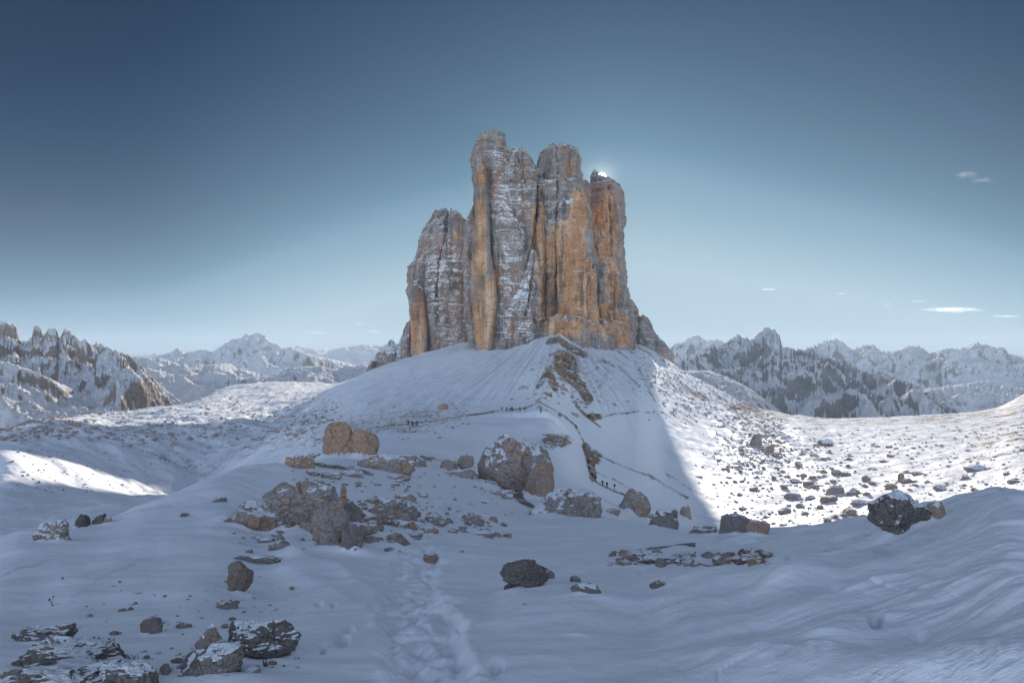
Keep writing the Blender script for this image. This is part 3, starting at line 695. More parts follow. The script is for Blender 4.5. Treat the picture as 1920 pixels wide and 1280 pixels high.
# ------------------------------------------------------------------ rocks
def rock_mesh(name, sub, seed, cuts=12, rough=.10, strata=0.0, cells=0, boxy=.35):
    bm = bmesh.new(); bmesh.ops.create_icosphere(bm, subdivisions=sub, radius=1)
    V = np.array([v.co[:] for v in bm.verts], np.float32); Fc = np.array([[v.index for v in f.verts] for f in bm.faces]); bm.free()
    r = np.random.default_rng(seed)
    if boxy: V = np.sign(V)*np.abs(V)**(1-boxy*.45)
    for i in range(cuts):
        n = r.normal(size=3); n /= np.linalg.norm(n); d = r.uniform(.62, .92)
        q = V@n; V = V-np.outer(np.clip(q-d, 0, None)*r.uniform(.8, 1), n)
    o = r.uniform(0, 50, 3)
    n1 = fbm3(V[:, 0]*1.3+o[0], V[:, 1]*1.3+o[1], V[:, 2]*1.3+o[2], 5, seed % 200, .5)
    n2 = fbm3(V[:, 0]*3+o[1], V[:, 1]*3+o[2], V[:, 2]*3+o[0], 4, (seed+9) % 200, .6, True)
    V = V*(1+rough*(n1*1.9+n2*.55))[:, None]
    if cells:      # fractured into blocks with joints between them
        C = r.normal(size=(cells, 3)); C *= (r.uniform(.55, 1.05, cells)/np.linalg.norm(C, axis=1))[:, None]
        W = V+.10*np.stack([n1, n2, -n1], -1)
        D_ = np.linalg.norm(W[:, None]-C[None], axis=2); ix = np.argsort(D_, axis=1)[:, :2]
        f1 = np.take_along_axis(D_, ix, 1); off = r.uniform(-.11, .10, cells)[ix[:, 0]]
        gap = f1[:, 1]-f1[:, 0]
        V = V*(1+off*sstep(0, .10, gap)-.055*np.exp(-gap/.035))[:, None]
    if strata:
        q = V[:, 2]*9+2.2*n1+V[:, 0]*1.3; li = np.floor(q).astype(int)+40
        V[:, :2] *= (1-strata*(r.uniform(0, .9, 90)[li]*(.6+.8*n2)+.25*((q % 1) < .2)))[:, None]
    return mesh_np(name, V, Fc, sub >= 4)
HERO_MATS = {}; BANK = []
def hmat(warm, snow, sc, dark=1.0):
    k = (warm, snow, round(math.log2(max(sc, .05))), dark)
    if k not in HERO_MATS: HERO_MATS[k] = mat_boulder('boulder_rock', warm, snow, 2.0**k[2], dark)
    return HERO_MATS[k]
def hero(px, py, wpx, hpx, label, warm=.3, snow=0, rot=0, tilt=0, sub=5, seed=None, depth=None, name='boulder', cat='boulder', group=None, sinkf=.42, **k):
    k.setdefault('cells', 11 if wpx > 60 else 7 if wpx > 30 else 0)
    """px,py: middle of the foot of the rock in the photograph; wpx,hpx its visible size"""
    p = hit(px, py)
    if depth: p = Vector(world(px, py, depth))
    d = p.y; wm = wpx/F*d; hm = hpx/F*d
    dk = k.pop('dark', 1.0); dp = k.pop('dp', .8)
    me = rock_mesh(name, sub, seed or int(px*7+py), **k)
    n = np.empty(len(me.vertices)*3, np.float32); me.vertices.foreach_get('co', n); n = n.reshape(-1, 3)
    Rm = np.array(Euler((0, rad(tilt), rad(rot))).to_matrix()); n = n@Rm.T
    mn, mx = n.min(0), n.max(0); n = (n-(mn+mx)/2)/(mx-mn)           # unit box
    tot = hm/(1-sinkf); n = n*np.array([wm, wm*dp, tot]); n[:, 2] += tot/2-tot*sinkf
    me.vertices.foreach_set('co', n.astype(np.float32).ravel()); me.update()
    o = link(name, me, hmat(warm, snow, wm/2, dk), loc=p+Vector((0, wm*dp*.35, 0)))
    if d < 300: BANK.append((p.x, p.y+wm*dp*.35, wm, wm*dp, hm))
    tag(o, label, cat, group); return o
hero(968, 926, 150, 112, 'huge round-topped boulder dusted with snow in the middle of the slope', .45, .22, 20, 10, 6, cuts=14, rough=.07, sinkf=.3, dp=.9, cells=5)
hero(1012, 936, 60, 72, 'leaning rust brown boulder against the right side of the huge round one', .6, .05, 40, 25, 5, cuts=10)
hero(632, 858, 76, 66, 'square orange boulder, left half of the split pair on the rise', .95, -.15, 10, 0, 5, cuts=9, rough=.07, boxy=.6, sinkf=.3)
hero(680, 860, 56, 56, 'pointed orange boulder, right half of the split pair on the rise', .85, -.15, 30, 14, 5, cuts=12, rough=.08, sinkf=.3)
hero(1062, 971, 140, 50, 'wide flat-topped boulder with snow packed under its edge below the huge round one', .35, .14, 5, 4, 6, cuts=10, rough=.13, boxy=.5)
hero(1190, 968, 66, 50, 'rounded brown boulder beside the end of the hikers track', .45, 0, 30, 12, 5, cuts=12)
hero(1252, 992, 68, 34, 'low snow-patched grey boulder right of the rounded brown one', .1, .12, 50, 0, 5, dark=.8)
hero(1288, 972, 22, 24, 'small upright grey boulder at the shadow edge behind the low snow-patched one', .15, .0, 0, 0, 4)
hero(1385, 1000, 64, 33, 'slab-sided dark grey boulder on the drift crest with snow at its left', .1, -.1, 20, 8, 5, cuts=9, boxy=.6, dark=.8)
hero(1424, 1000, 44, 22, 'brown boulder touching the right end of the slab-sided grey one', .7, .0, 70, 0, 5)
hero(1320, 1000, 56, 14, 'flat rubble of dark rock on the drift crest', .1, .05, 10, 0, 5, rough=.2, dark=.8)
hero(1704, 992, 112, 70, 'big dark boulder with white snow streaks rising behind the right-hand drift', .05, .27, 15, -16, 6, seed=33, cuts=20, rough=.2, dark=.6, boxy=.0, sinkf=.3)
hero(1762, 980, 34, 40, 'pale brown slab leaning on the right side of the big dark boulder', .6, .1, 60, -34, 4, sinkf=.3, cuts=6)
# foreground outcrop
hero(556, 992, 142, 84, 'large cracked pink-grey boulder at the centre of the near outcrop', .38, -.12, 12, 6, 6, seed=4910, cells=15, cuts=12, rough=.09, boxy=.6, sinkf=.35)
hero(612, 1026, 70, 84, 'tall rounded slab at the right end of the near outcrop', .3, -.3, 40, 16, 6, seed=78, cuts=18, rough=.15, boxy=.9, sinkf=.2, cells=9)
hero(470, 996, 118, 48, 'low ragged pinkish rock left of the cracked boulder', .5, .02, 5, 10, 5, cuts=8, rough=.2)
hero(655, 1034, 46, 46, 'dark egg-shaped rock half sunk right of the tall slab', .2, -.3, 20, 20, 6, dark=.75, cuts=18, rough=.18, boxy=.9, sinkf=.3, cells=7)
hero(655, 985, 46, 40, 'dark stepped rock under the cairn', .3, -.3, 20, 0, 5, strata=.3, cuts=7, dark=.8)
hero(732, 975, 110, 40, 'long low ridge of brown rock sticking out of a drift right of the cairn', .4, .04, 5, 12, 5, cuts=8, rough=.26, dp=.5)
hero(818, 985, 46, 20, 'small grey rock downhill of the long low ridge', .25, .0, 30, 0, 5, rough=.18)
hero(886, 985, 46, 22, 'round grey rock between two dark streaks of scree', .25, .0, 60, 0, 5, rough=.15)
hero(925, 978, 18, 10, 'small pink rock right of the round grey one', .5, .0, 60, 0, 4)
hero(905, 1007, 48, 10, 'thin grey ledge poking out of the snow by the trampled track', .2, .1, 10, 0, 4, rough=.22)
hero(560, 880, 60, 26, 'jumbled orange ledge left of the split pair', .7, .03, 10, 0, 5, rough=.24, dp=.6)
hero(720, 884, 120, 30, 'broad brown ledge with a snow skirt below the split pair', .5, .05, 6, 8, 5, rough=.22, dp=.5)
hero(760, 872, 80, 18, 'thin curved ledge right of the split pair', .4, .05, 20, 10, 5, rough=.22, dp=.4)
hero(840, 882, 34, 20, 'small brown boulder left of the dark scree streak', .4, .0, 10, 10, 4)
hero(872, 876, 34, 24, 'angular brown boulder just left of the huge round one', .4, -.05, 60, 10, 4)
hero(860, 895, 60, 16, 'low brown ledge trailing left of the huge round boulder', .4, .05, 20, 18, 4, rough=.25, dp=.4)
hero(540, 868, 12, 12, 'small upright orange rock alone on the snow crest', .9, -.2, 0, 0, 4)
hero(984, 1104, 96, 47, 'finely layered dark rock alone in the snow near the track', .25, -.35, 10, 0, 6, strata=.35, cuts=10, dark=.6, sinkf=.4, rough=.12)
hero(1032, 1085, 18, 15, 'fist-sized grey rock touching the finely layered one', .2, -.2, 0, 0, 4, dark=.7)
hero(1080, 1092, 22, 10, 'small dark rock right of the finely layered one', .1, -.2, 0, 0, 4, dark=.6)
hero(1100, 1112, 60, 14, 'low flat dark rock below a drift edge right of the finely layered one', .15, .0, 0, 10, 4, rough=.24, dark=.6, dp=.5)
hero(1233, 1102, 30, 10, 'small black rock on the drift lip', .0, -.2, 0, 0, 4, dark=.5)
hero(1250, 1054, 110, 10, 'long thin dark ledge cutting through the smooth snow', .1, .05, 4, 0, 5, rough=.28, dark=.5, dp=.4)
hero(1400, 1056, 60, 10, 'short dark ledge right of the long thin one', .1, .05, -6, 0, 4, rough=.26, dark=.5, dp=.4)
hero(1195, 1044, 40, 7, 'crumbled row of dark stones above the long thin ledge', .1, .1, 0, 0, 4, rough=.3, dark=.5, dp=.4)
hero(446, 1112, 50, 60, 'rust-stained rock edge standing out of a hollow in the left snow', .55, -.4, 10, 14, 5, rough=.2, dark=.7, dp=.6, boxy=.8, sinkf=.15, cells=6)
hero(478, 1056, 96, 14, 'grey rock rim running right from the rust-stained edge', .15, .0, 4, 4, 5, rough=.22, dark=.7, dp=.35)
hero(420, 1142, 44, 14, 'small pinkish rock below the rust-stained edge', .4, -.1, 10, 10, 4, dark=.75)
hero(281, 1190, 42, 30, 'small pointed pink-grey rock by itself in the left snow', .4, -.3, 0, 0, 4, dark=.75, cuts=7, sinkf=.3, rough=.2)
hero(344, 1178, 24, 8, 'thin flat stone right of the small pointed rock', .3, -.2, 0, 0, 3, dark=.7)
hero(388, 1232, 62, 56, 'frost-covered triangular rock at the lower left', .4, .15, 20, 0, 5, cuts=8, sinkf=.25, rough=.18, dark=.85)
hero(380, 1270, 130, 44, 'dark speckled base rock under the frosted triangular one', .2, -.05, 8, 0, 5, rough=.16, dark=.6)
hero(306, 1268, 20, 22, 'small dark rock left of the frosted triangular one', .2, -.2, 8, 0, 4, dark=.6)
hero(470, 1240, 150, 58, 'dark mossy outcrop right of the frosted triangular rock', .15, .04, 12, 8, 6, rough=.26, dark=.5, dp=.8)
hero(68, 1206, 120, 30, 'dark snow-capped ledge behind the bottom left corner', .1, .08, 4, 4, 6, rough=.26, dark=.55, dp=.5)
hero(110, 1252, 230, 40, 'long dark rock hump across the bottom left corner', .12, .04, 4, 6, 6, rough=.26, dark=.55, dp=.5)
hero(70, 1330, 330, 56, 'dark craggy rock at the very bottom left corner', .12, .0, 4, 0, 6, rough=.26, dark=.55, dp=.5)
hero(220, 1300, 130, 44, 'dark crag beside the bottom left corner crag', .12, .0, 14, 0, 5, rough=.26, dark=.55, dp=.5)
hero(84, 1018, 66, 40, 'brown rock under a snow cap on the far left crest', .5, .36, 10, -20, 6, rough=.22, cells=6)
hero(150, 990, 28, 26, 'jagged black rock right of the snow-capped left crest rock', .1, -.1, 10, 0, 4, rough=.22, dark=.4)
hero(182, 984, 30, 20, 'dark fluted rock on the left crest', .15, .1, 10, 0, 4, rough=.2, dark=.6)
hero(198, 982, 16, 12, 'pale pink stone beside the dark fluted rock', .6, .0, 10, 0, 4)
hero(408, 942, 26, 9, 'small dark rock on the snow crest left of the near outcrop', .1, -.1, 0, 0, 4, dark=.6)
hero(142, 800, 14, 9, 'lone brown boulder on the sunlit left plateau', .6, -.1, 0, 0, 3)
hero(830, 768, 20, 12, 'brown boulder on the shaded scree above the path', .6, -.1, 0, 0, 3)
hero(1420, 835, 24, 22, 'brown boulder at the foot of the right scree slope', .5, -.1, 0, 0, 4)
hero(1445, 848, 16, 14, 'reddish boulder just right of the scree slope foot', .8, -.2, 0, 0, 4)
RB = [(1048,668,44,9,'brown ledge highest on the ridge below the towers'),(1078,664,40,8,'brown ledge right under the tower foot on the ridge'),(1044,690,34,14,'mossy brown crag at the top of the bare patch on the ridge'),(1068,706,40,12,'broken brown crag in the middle of the bare ridge patch'),
      (1032,720,22,8,'small brown crag left of the bare ridge patch'),(1088,722,26,8,'brown slab at the lower end of the bare ridge patch'),(1026,742,20,7,'lowest brown crag on the snow rib'),(1030,822,24,8,'upper dark rock group on the smooth snow hump'),(1048,836,34,10,'lower dark rock group on the smooth snow hump'),
      (1100,846,12,10,'brown crag at the top of the bank beside the traverse'),(1108,868,20,9,'brown crag halfway down the bank beside the traverse'),(1112,892,16,8,'brown crag at the foot of the bank beside the traverse'),(1112,785,18,9,'round brown hummock under the far group of hikers')]
for a, b, c, d, lb in RB: hero(a, b, c, d, lb, .75, -.1, 10, 6, 5, rough=.3, dark=.7, dp=1.3, cells=9)
for a, b, c, d, lb in [(600,896,80,12,'flat pink ledge behind the large cracked boulder'),(655,893,56,9,'thin row of pink stones behind the cairn'),(745,900,50,9,'low grey ledge under the broad brown one'),(585,862,30,12,'orange block at the left foot of the split pair'),
      (700,868,34,14,'brown wedge at the right foot of the split pair'),(800,1000,44,10,'dark scree ledge beside the trampled track'),(935,930,70,9,'dark ledge under the huge round boulder'),(1005,968,30,12,'brown block between the huge round boulder and the flat-topped one'),(1150,965,30,12,'small snow-dusted block right of the flat-topped boulder'),
      (1215,975,26,14,'small dark block behind the rounded brown boulder'),(590,935,50,8,'thin curved slab lying behind the cairn'),(760,938,40,12,'brown knob at the top of the long low ridge'),(690,1000,34,16,'dark knob in the drift between the cairn and the long low ridge')]:
    hero(a, b, c, d, lb, .45, .02, 10, 8, 5, rough=.24, dp=.7, cells=8)
# snow blown up against the foot of each rock, then the ground sheet itself
for bx_, by_, bw, bd, bh in BANK:
    m_ = (np.abs(X-bx_) < bw*1.5) & (np.abs(Y-by_) < max(bd, bw*.5)*1.9)
    if not m_.any(): continue
    xx, yy = X[m_], Y[m_]; nz_ = perlin2(xx/bw*2.6+bx_, yy/bw*2.6, 7)
    r_ = np.hypot((xx-bx_)/(bw*.60), (yy-by_)/(bd*.66))*(1+.25*nz_)
    lee = np.exp(-((xx-bx_-bw*.75)/(bw*.45))**2-((yy-by_+bd*.3)/(bd*.45))**2)
    H[m_] += .24*min(bh, bw*.8)*(np.exp(-r_**4)*(.55+.9*nz_.clip(-.4, 1))+.35*lee)
ground_me = mesh_np('snow_ground', np.stack([X, Y, H], -1).reshape(-1, 3), grid_faces(*dz.shape), True,
                    {'rock': rock, 'grass': grass, 'near': nearm*sstep(700, 1400, PX)*.9+.1*nearm})
tag(link('snow_ground', ground_me, GROUND), kind='structure')
TG = H/dz
# basin boulders big enough to tell apart
BAS = [(1472,962,23,17),(1412,920,16,11),(1497,872,13,9),(1568,888,17,11),(1587,892,16,9),(1625,902,17,15),(1691,903,13,22),(1672,917,23,14),(1564,926,32,22),(1599,926,22,14),
       (1552,938,32,14),(1485,934,29,15),(1614,945,34,12),(1593,964,27,15),(1611,983,27,15),(1649,969,12,14),(1538,954,14,9),(1552,978,14,9),(1566,997,24,10),(1535,988,16,12),
       (1762,918,22,12),(1873,916,16,10),(1873,947,26,8),(1828,880,38,12),(1809,897,14,8),(1720,890,20,8),(1640,988,14,7),(1508,893,14,8),(1515,908,20,10),(1575,980,10,7),(1700,905,20,12),
       (1470,915,16,9),(1490,905,18,10),(1530,915,14,9),(1545,887,12,8),(1450,897,9,7),(1740,905,12,7),(1785,950,18,7),(1800,975,14,6),(1840,930,14,6),(1900,905,20,8),(1835,955,22,6),(1650,940,22,7),(1680,955,14,7),(1500,950,16,8),(1520,935,18,9),(1468,985,16,6),(1505,1000,18,5)]
small = [rock_mesh('boulder', 3, 900+i, cuts=9, rough=.1) for i in range(9)]
BM = [mat_boulder('basin_boulder_rock', w_, s_, 2.2) for w_, s_ in ((.5, .02), (.7, -.05), (.35, .08))]
for m_, i in zip(small, range(9)): m_.materials.append(BM[i % 3])
GRP = 'boulders scattered over the sunlit snow basin'
for i, (px, py, wp, hp) in enumerate(BAS):
    p = hit(px, py); wm = wp/F*p.y; hm = hp/F*p.y
    if p.y < 100: continue
    o = link('boulder', small[i % 9], None, loc=p+Vector((0, 0, hm*.18)), rot=(0, 0, random.uniform(0, 6)), scale=(wm*.52, wm*.5, hm*.62))
    tag(o, 'tall pointed boulder standing up among the basin boulders' if (px == 1691) else ('long low brown ledge boulder on the right slope of the basin' if px == 1828 else 'brown boulder a few metres across, one of many on the right basin snow'), 'boulder', GRP if px not in (1691, 1828) else None)
cnt = 0
for i in range(900):
    if cnt >= 230: break
    px = random.uniform(1360, 1925); py = random.uniform(835, 1000)**1.0
    if random.random() > .35+.65*math.exp(-((px-1560)/150)**2): continue
    p = hit(px, py)
    if p.y < 110 or p.y > 520: continue
    s_ = (random.uniform(.3, 1.0)**3*1.7+.32)*min(1, p.y/380)
    o = link('boulder', small[i % 9], None, loc=p+Vector((0, 0, s_*.15)), rot=(0, 0, random.uniform(0, 6)), scale=(s_*random.uniform(.7, 1.3), s_, s_*random.uniform(.5, .8)))
    tag(o, 'small brown boulder, one of very many sprinkled over the right basin snow', 'boulder', 'small boulders sprinkled over the basin snow'); cnt += 1

# loose stones nobody could count: one object per area
def scatter(name, n, sampler, size, mat, seed):
    r = np.random.default_rng(seed)
    bm = bmesh.new(); bmesh.ops.create_icosphere(bm, subdivisions=1, radius=1)
    V0 = np.array([v.co[:] for v in bm.verts]); F0 = np.array([[v.index for v in f.verts] for f in bm.faces]); bm.free()
    Vs, Fs = [], []; k = 0
    for i in range(n):
        px, py = sampler(r); p = hit(px, py)
        sz = size(r, p.y)
        if sz <= 0: continue
        a = r.uniform(0, 6.28); R = np.array([[math.cos(a), -math.sin(a), 0], [math.sin(a), math.cos(a), 0], [0, 0, 1]])
        V = V0*(1+r.uniform(-.38, .38, (len(V0), 1)))*np.array([r.uniform(.7, 1.4), 1, r.uniform(.45, .8)])@R.T*sz
        Vs.append(V+np.array([p.x, p.y, p.z+sz*.12])); Fs.append(F0+k*len(V0)); k += 1
    me = mesh_np(name, np.vstack(Vs), np.vstack(Fs), False)
    return tag(link(name, me, mat), 'loose stones scattered over the snow', None, None, 'stuff')
STW = mat_boulder('scree_stone', .5, -.1, 1.5, 1); STD = mat_boulder('dark_scree_stone', .45, -.05, 1.5, .95)
def lf(a, b, c, d): return lambda r: (r.uniform(a, c), r.uniform(b, d))
scatter('loose_stones', 1300, lf(1340, 800, 1925, 1000), lambda r, d: (r.uniform(.3, 1)**3*1.1+.22)*min(1, d/450)*(110 < d < 900), STW, 1)
def flank_s(r):
    px = r.uniform(1195, 1470); e = 645+(px-1190)*.5
    return px+r.normal()*6, e+abs(r.normal())*38+4
scatter('loose_stones', 1700, flank_s, lambda r, d: (r.uniform(.3, 1)**3*1.3+.25)*(d > 200), STD, 2)
def flank_b(r):
    return r.normal(1420, 45), r.normal(860, 25)
scatter('loose_stones', 520, flank_b, lambda r, d: (r.uniform(.3, 1)**3*1.0+.22)*(d > 200), STD, 6)
scatter('loose_stones', 1300, lf(-20, 740, 640, 826), lambda r, d: (r.uniform(.3, 1)**3*1.6+.35)*(d > 300), STW, 3)
scatter('loose_stones', 420, lf(20, 822, 520, 925), lambda r, d: (r.uniform(.3, 1)**3*.6+.1)*(d > 150), STD, 4)
def lt(r):
    px = r.uniform(560, 880); return px, 805-(px-560)*.11+r.normal()*15
scatter('loose_stones', 1500, lt, lambda r, d: (r.uniform(.3, 1)**4*.6+.08)*(d > 130), STD, 5)
def ridge_s(r): return r.normal(1075, 45), r.normal(705, 32)
scatter('loose_stones', 420, ridge_s, lambda r, d: (r.uniform(.3, 1)**3*1.2+.3)*(d > 200), STW, 7)
scatter('loose_stones', 260, lf(540, 860, 960, 1010), lambda r, d: (r.uniform(.3, 1)**3*.22+.04)*(d > 20), STW, 8)
scatter('loose_stones', 170, lambda r: (r.normal(640, 110), r.normal(985, 28)), lambda r, d: (r.uniform(.3, 1)**3*.20+.03)*(8 < d < 60), STW, 11)
scatter('loose_stones', 130, lf(150, 1080, 560, 1270), lambda r, d: (r.uniform(.3, 1)**3*.045+.008), STD, 9)
scatter('loose_stones', 90, lf(1140, 1035, 1440, 1060), lambda r, d: (r.uniform(.3, 1)**3*.10+.03), STD, 10)

# ------------------------------------------------------------------ cairn
def cairn(px, py, hpx):
    p = hit(px, py); d = p.y; h = hpx/F*d
    root = link('cairn', None, loc=p); tag(root, 'cairn of flat stones narrowing to a point on the near outcrop', 'cairn')
    z = 0; n = 9; mm = mat_boulder('cairn_stone', .8, -.4, .3)
    for i in range(n):
        t = i/(n-1); th = h/n*(1.25 if i < n-1 else 1.3); wd = (h*.36)*(1-t*.72)
        me = rock_mesh('stone', 3, 50+i, cuts=6, rough=.08, boxy=.6); me.materials.append(mm)
        o = link('stone', me, None, root, (random.uniform(-.08, .08)*wd, -.1, z+th*.4), (random.uniform(-.1, .1), random.uniform(-.1, .1), random.uniform(0, 3)), (wd*.75, wd*.7, th*.62)); z += th*.84
cairn(645, 958, 50)

# ------------------------------------------------------------------ hut in the basin
def box_bm(bm, x0, y0, z0, x1, y1, z1):
    vs = [bm.verts.new(c) for c in ((x0,y0,z0),(x1,y0,z0),(x1,y1,z0),(x0,y1,z0),(x0,y0,z1),(x1,y0,z1),(x1,y1,z1),(x0,y1,z1))]
    for f in ((0,3,2,1),(4,5,6,7),(0,1,5,4),(1,2,6,5),(2,3,7,6),(3,0,4,7)): bm.faces.new([vs[i] for i in f])
def bmesh_obj(name, fn, mat, parent=None, bev=0):
    bm = bmesh.new(); fn(bm)
    if bev: bmesh.ops.bevel(bm, geom=bm.edges[:], offset=bev, segments=1, affect='EDGES')
    bm.normal_update(); me = bpy.data.meshes.new(name); bm.to_mesh(me); bm.free()
    return link(name, me, mat, parent)
def hut(px, py):
    p = hit(px, py); r = link('hut', None, loc=p, rot=(0, 0, rad(14)))
    tag(r, 'small stone hut with a snow-dusted roof alone among boulders in the basin', 'hut')
    stone = plain('hut_stone', (.40, .30, .20)); wood = plain('hut_wood', (.12, .07, .04)); roofm = mat_boulder('hut_roof', .1, .35, 1.0); dark = plain('hut_window', (.02, .02, .025), .2)
    W, Dp, Hh, RH = 4.0, 2.8, 2.3, 1.9
    def walls(bm):
        box_bm(bm, -W, -Dp, -1.5, W, Dp, Hh)
        for sx in (-W, W-.3):
            a = [bm.verts.new(c) for c in ((sx,-Dp,Hh+.002),(sx,Dp,Hh+.002),(sx,0,Hh+RH-.1))]; b = [bm.verts.new((v.co.x+.3, v.co.y, v.co.z)) for v in a]
            bm.faces.new(a[::-1]); bm.faces.new(b); [bm.faces.new((a[i], a[(i+1) % 3], b[(i+1) % 3], b[i])) for i in range(3)]
    bmesh_obj('wall', walls, stone, r)
    for s in (-1, 1):
        def rf(bm, s=s):
            y0, y1 = 0, s*(Dp+.5); z0, z1 = Hh+RH, Hh-.28
            v = [bm.verts.new(c) for c in ((-W-.4,y0,z0),(W+.4,y0,z0),(W+.4,y1,z1),(-W-.4,y1,z1),(-W-.4,y0,z0+.22),(W+.4,y0,z0+.22),(W+.4,y1,z1+.22),(-W-.4,y1,z1+.22))]
            for f in ((0,1,2,3),(7,6,5,4),(0,4,5,1),(1,5,6,2),(2,6,7,3),(3,7,4,0)): bm.faces.new([v[i] for i in f])
        bmesh_obj('roof', rf, roofm, r)
    ch = bmesh_obj('chimney', lambda bm: box_bm(bm, 1.6, .5, Hh+.6, 2.3, 1.1, Hh+RH+.8), stone, r)
    bmesh_obj('door', lambda bm: box_bm(bm, -.5, -Dp-.06, 0, .5, -Dp+.05, 1.9), wood, r)
    for x in (-2.6, 2.2):
        wi = bmesh_obj('window', lambda bm: box_bm(bm, x-.5, -Dp-.05, .9, x+.5, -Dp+.05, 1.8), wood, r)
        bmesh_obj('pane', lambda bm: box_bm(bm, x-.38, -Dp-.08, 1.0, x+.38, -Dp-.04, 1.7), dark, wi)
hut(1548, 836)

# ------------------------------------------------------------------ hikers
def person_mesh(pose, jacket, trousers, skin, hat):
    """standing or striding adult, 1.75 m, looking along -Y"""
    me = bpy.data.meshes.new('person')
    st, arm, lean = pose
    J = {'pel': (0, 0, .95), 'sp': (0, -lean*.3, 1.15), 'ch': (0, -lean*.8, 1.36), 'nk': (0, -lean, 1.50), 'hd': (0, -lean*1.2, 1.60), 'hd2': (0, -lean*1.25, 1.70)}
    E = [('pel','sp'),('sp','ch'),('ch','nk'),('nk','hd'),('hd','hd2')]
    R = {'pel': .15, 'sp': .14, 'ch': .17, 'nk': .065, 'hd': .10, 'hd2': .085}
    for s, q in ((-1, 'l'), (1, 'r')):
        f = st*s
        J['hp'+q] = (s*.09, 0, .90); J['kn'+q] = (s*.11, -f*.5-.04*abs(st), .50); J['an'+q] = (s*.11, -f*.9+.05*(f < 0), .10); J['to'+q] = (s*.12, -f*.9-.15, .04)
        J['sh'+q] = (s*.19, -lean*.8, 1.40); J['el'+q] = (s*.26, -lean*.6+arm*s*.2, 1.13); J['wr'+q] = (s*.24, -lean-.12+arm*s*.35, .93); J['ha'+q] = (s*.23, -lean-.17+arm*s*.38, .86)
        E += [('pel','hp'+q),('hp'+q,'kn'+q),('kn'+q,'an'+q),('an'+q,'to'+q),('ch','sh'+q),('sh'+q,'el'+q),('el'+q,'wr'+q),('wr'+q,'ha'+q)]
        R.update({'hp'+q: .115, 'kn'+q: .07, 'an'+q: .055, 'to'+q: .045, 'sh'+q: .08, 'el'+q: .06, 'wr'+q: .045, 'ha'+q: .04})
    K = list(J); me.from_pydata([J[k] for k in K], [(K.index(a), K.index(b)) for a, b in E], [])
    o = bpy.data.objects.new('tmp', me); COL.objects.link(o)
    md = o.modifiers.new('s', 'SKIN'); sv_ = me.skin_vertices[0].data
    for i, k in enumerate(K): sv_[i].radius = (R[k], R[k]*.85); sv_[i].use_root = (k == 'pel')
    sb = o.modifiers.new('u', 'SUBSURF'); sb.levels = 1
    dg = bpy.context.evaluated_depsgraph_get(); out = bpy.data.meshes.new_from_object(o.evaluated_get(dg)); out.name = 'person'
    bpy.data.objects.remove(o)
    out.materials.clear()
    for m_ in (jacket, trousers, skin, hat): out.materials.append(m_)
    for p in out.polygons:
        c = p.center; p.use_smooth = True
        p.material_index = 3 if c.z > 1.64 else 2 if c.z > 1.53 or (c.z < .91 and abs(c.x) > .19 and c.z > .8) else 0 if c.z > .88 else 1
    return out
skin = plain('skin', (.35, .2, .14)); tro = plain('dark_trousers', (.025, .025, .03)); blk = plain('black_cloth', (.02, .02, .025))
JK = {'black': blk, 'dark blue': plain('blue_jacket', (.02, .035, .09)), 'dark red': plain('red_jacket', (.20, .02, .025)), 'grey': plain('grey_jacket', (.08, .085, .09))}
PM = {}
poses = [(.22, .6, .05), (.05, .1, .02), (.3, .9, .09)]
for ci, (c, m_) in enumerate(JK.items()):
    for pi in range(2): PM[(c, pi)] = person_mesh(poses[(ci+pi) % 3], m_, tro, skin, blk if pi else m_)
def pack_bm(bm):
    box_bm(bm, -.15, .13, 1.0, .15, .33, 1.48)
HIK = [(766,797,'black',0,'left one of the three hikers on the shaded left part of the path'),(774,801,'dark blue',1,'middle one of the three hikers on the left part of the path'),(782,800,'black',1,'right one of the three hikers on the left part of the path'),
 (941,771,'black',1,'first hiker from the left in the row at the top of the saddle path'),(950,771,'dark blue',0,'second hiker from the left in the saddle row'),(958,771,'dark red',1,'hiker in red in the middle pair of the saddle row'),(961,771,'black',0,'dark hiker beside the one in red in the saddle row'),
 (975,771,'grey',0,'hiker in grey right of the saddle pair'),(984,771,'black',1,'last hiker at the right end of the saddle row'),
 (1014,774,'black',0,'lone hiker on the snow rib where the path bends'),(1048,782,'dark blue',1,'left one of two hikers just below the path bend'),(1051,783,'grey',0,'right one of two hikers just below the path bend'),
 (1080,804,'dark red',0,'hiker in red on the curving traverse'),(1098,842,'black',1,'highest hiker beside the brown bank on the steep traverse'),(1103,872,'dark red',1,'hiker in dark red beside the brown bank'),(1105,884,'dark blue',0,'hiker in blue beside the foot of the brown bank'),
 (1111,898,'dark red',0,'hiker in red at the lower end of the brown bank'),(1116,904,'black',1,'hiker directly below the brown bank'),(1130,912,'black',0,'left one of the three lowest hikers'),(1138,915,'dark blue',1,'middle one of the three lowest hikers'),(1152,918,'black',1,'right one of the three lowest hikers'),
 (1102,784,'black',0,'left one of the far group by the brown hummock'),(1106,785,'grey',1,'second hiker of the far group by the brown hummock'),(1119,782,'dark blue',0,'third hiker of the far group, on top of the brown hummock'),(1123,782,'black',1,'last hiker of the far group, right on the brown hummock')]
packmat = plain('pack_cloth', (.04, .03, .03))
pme = None
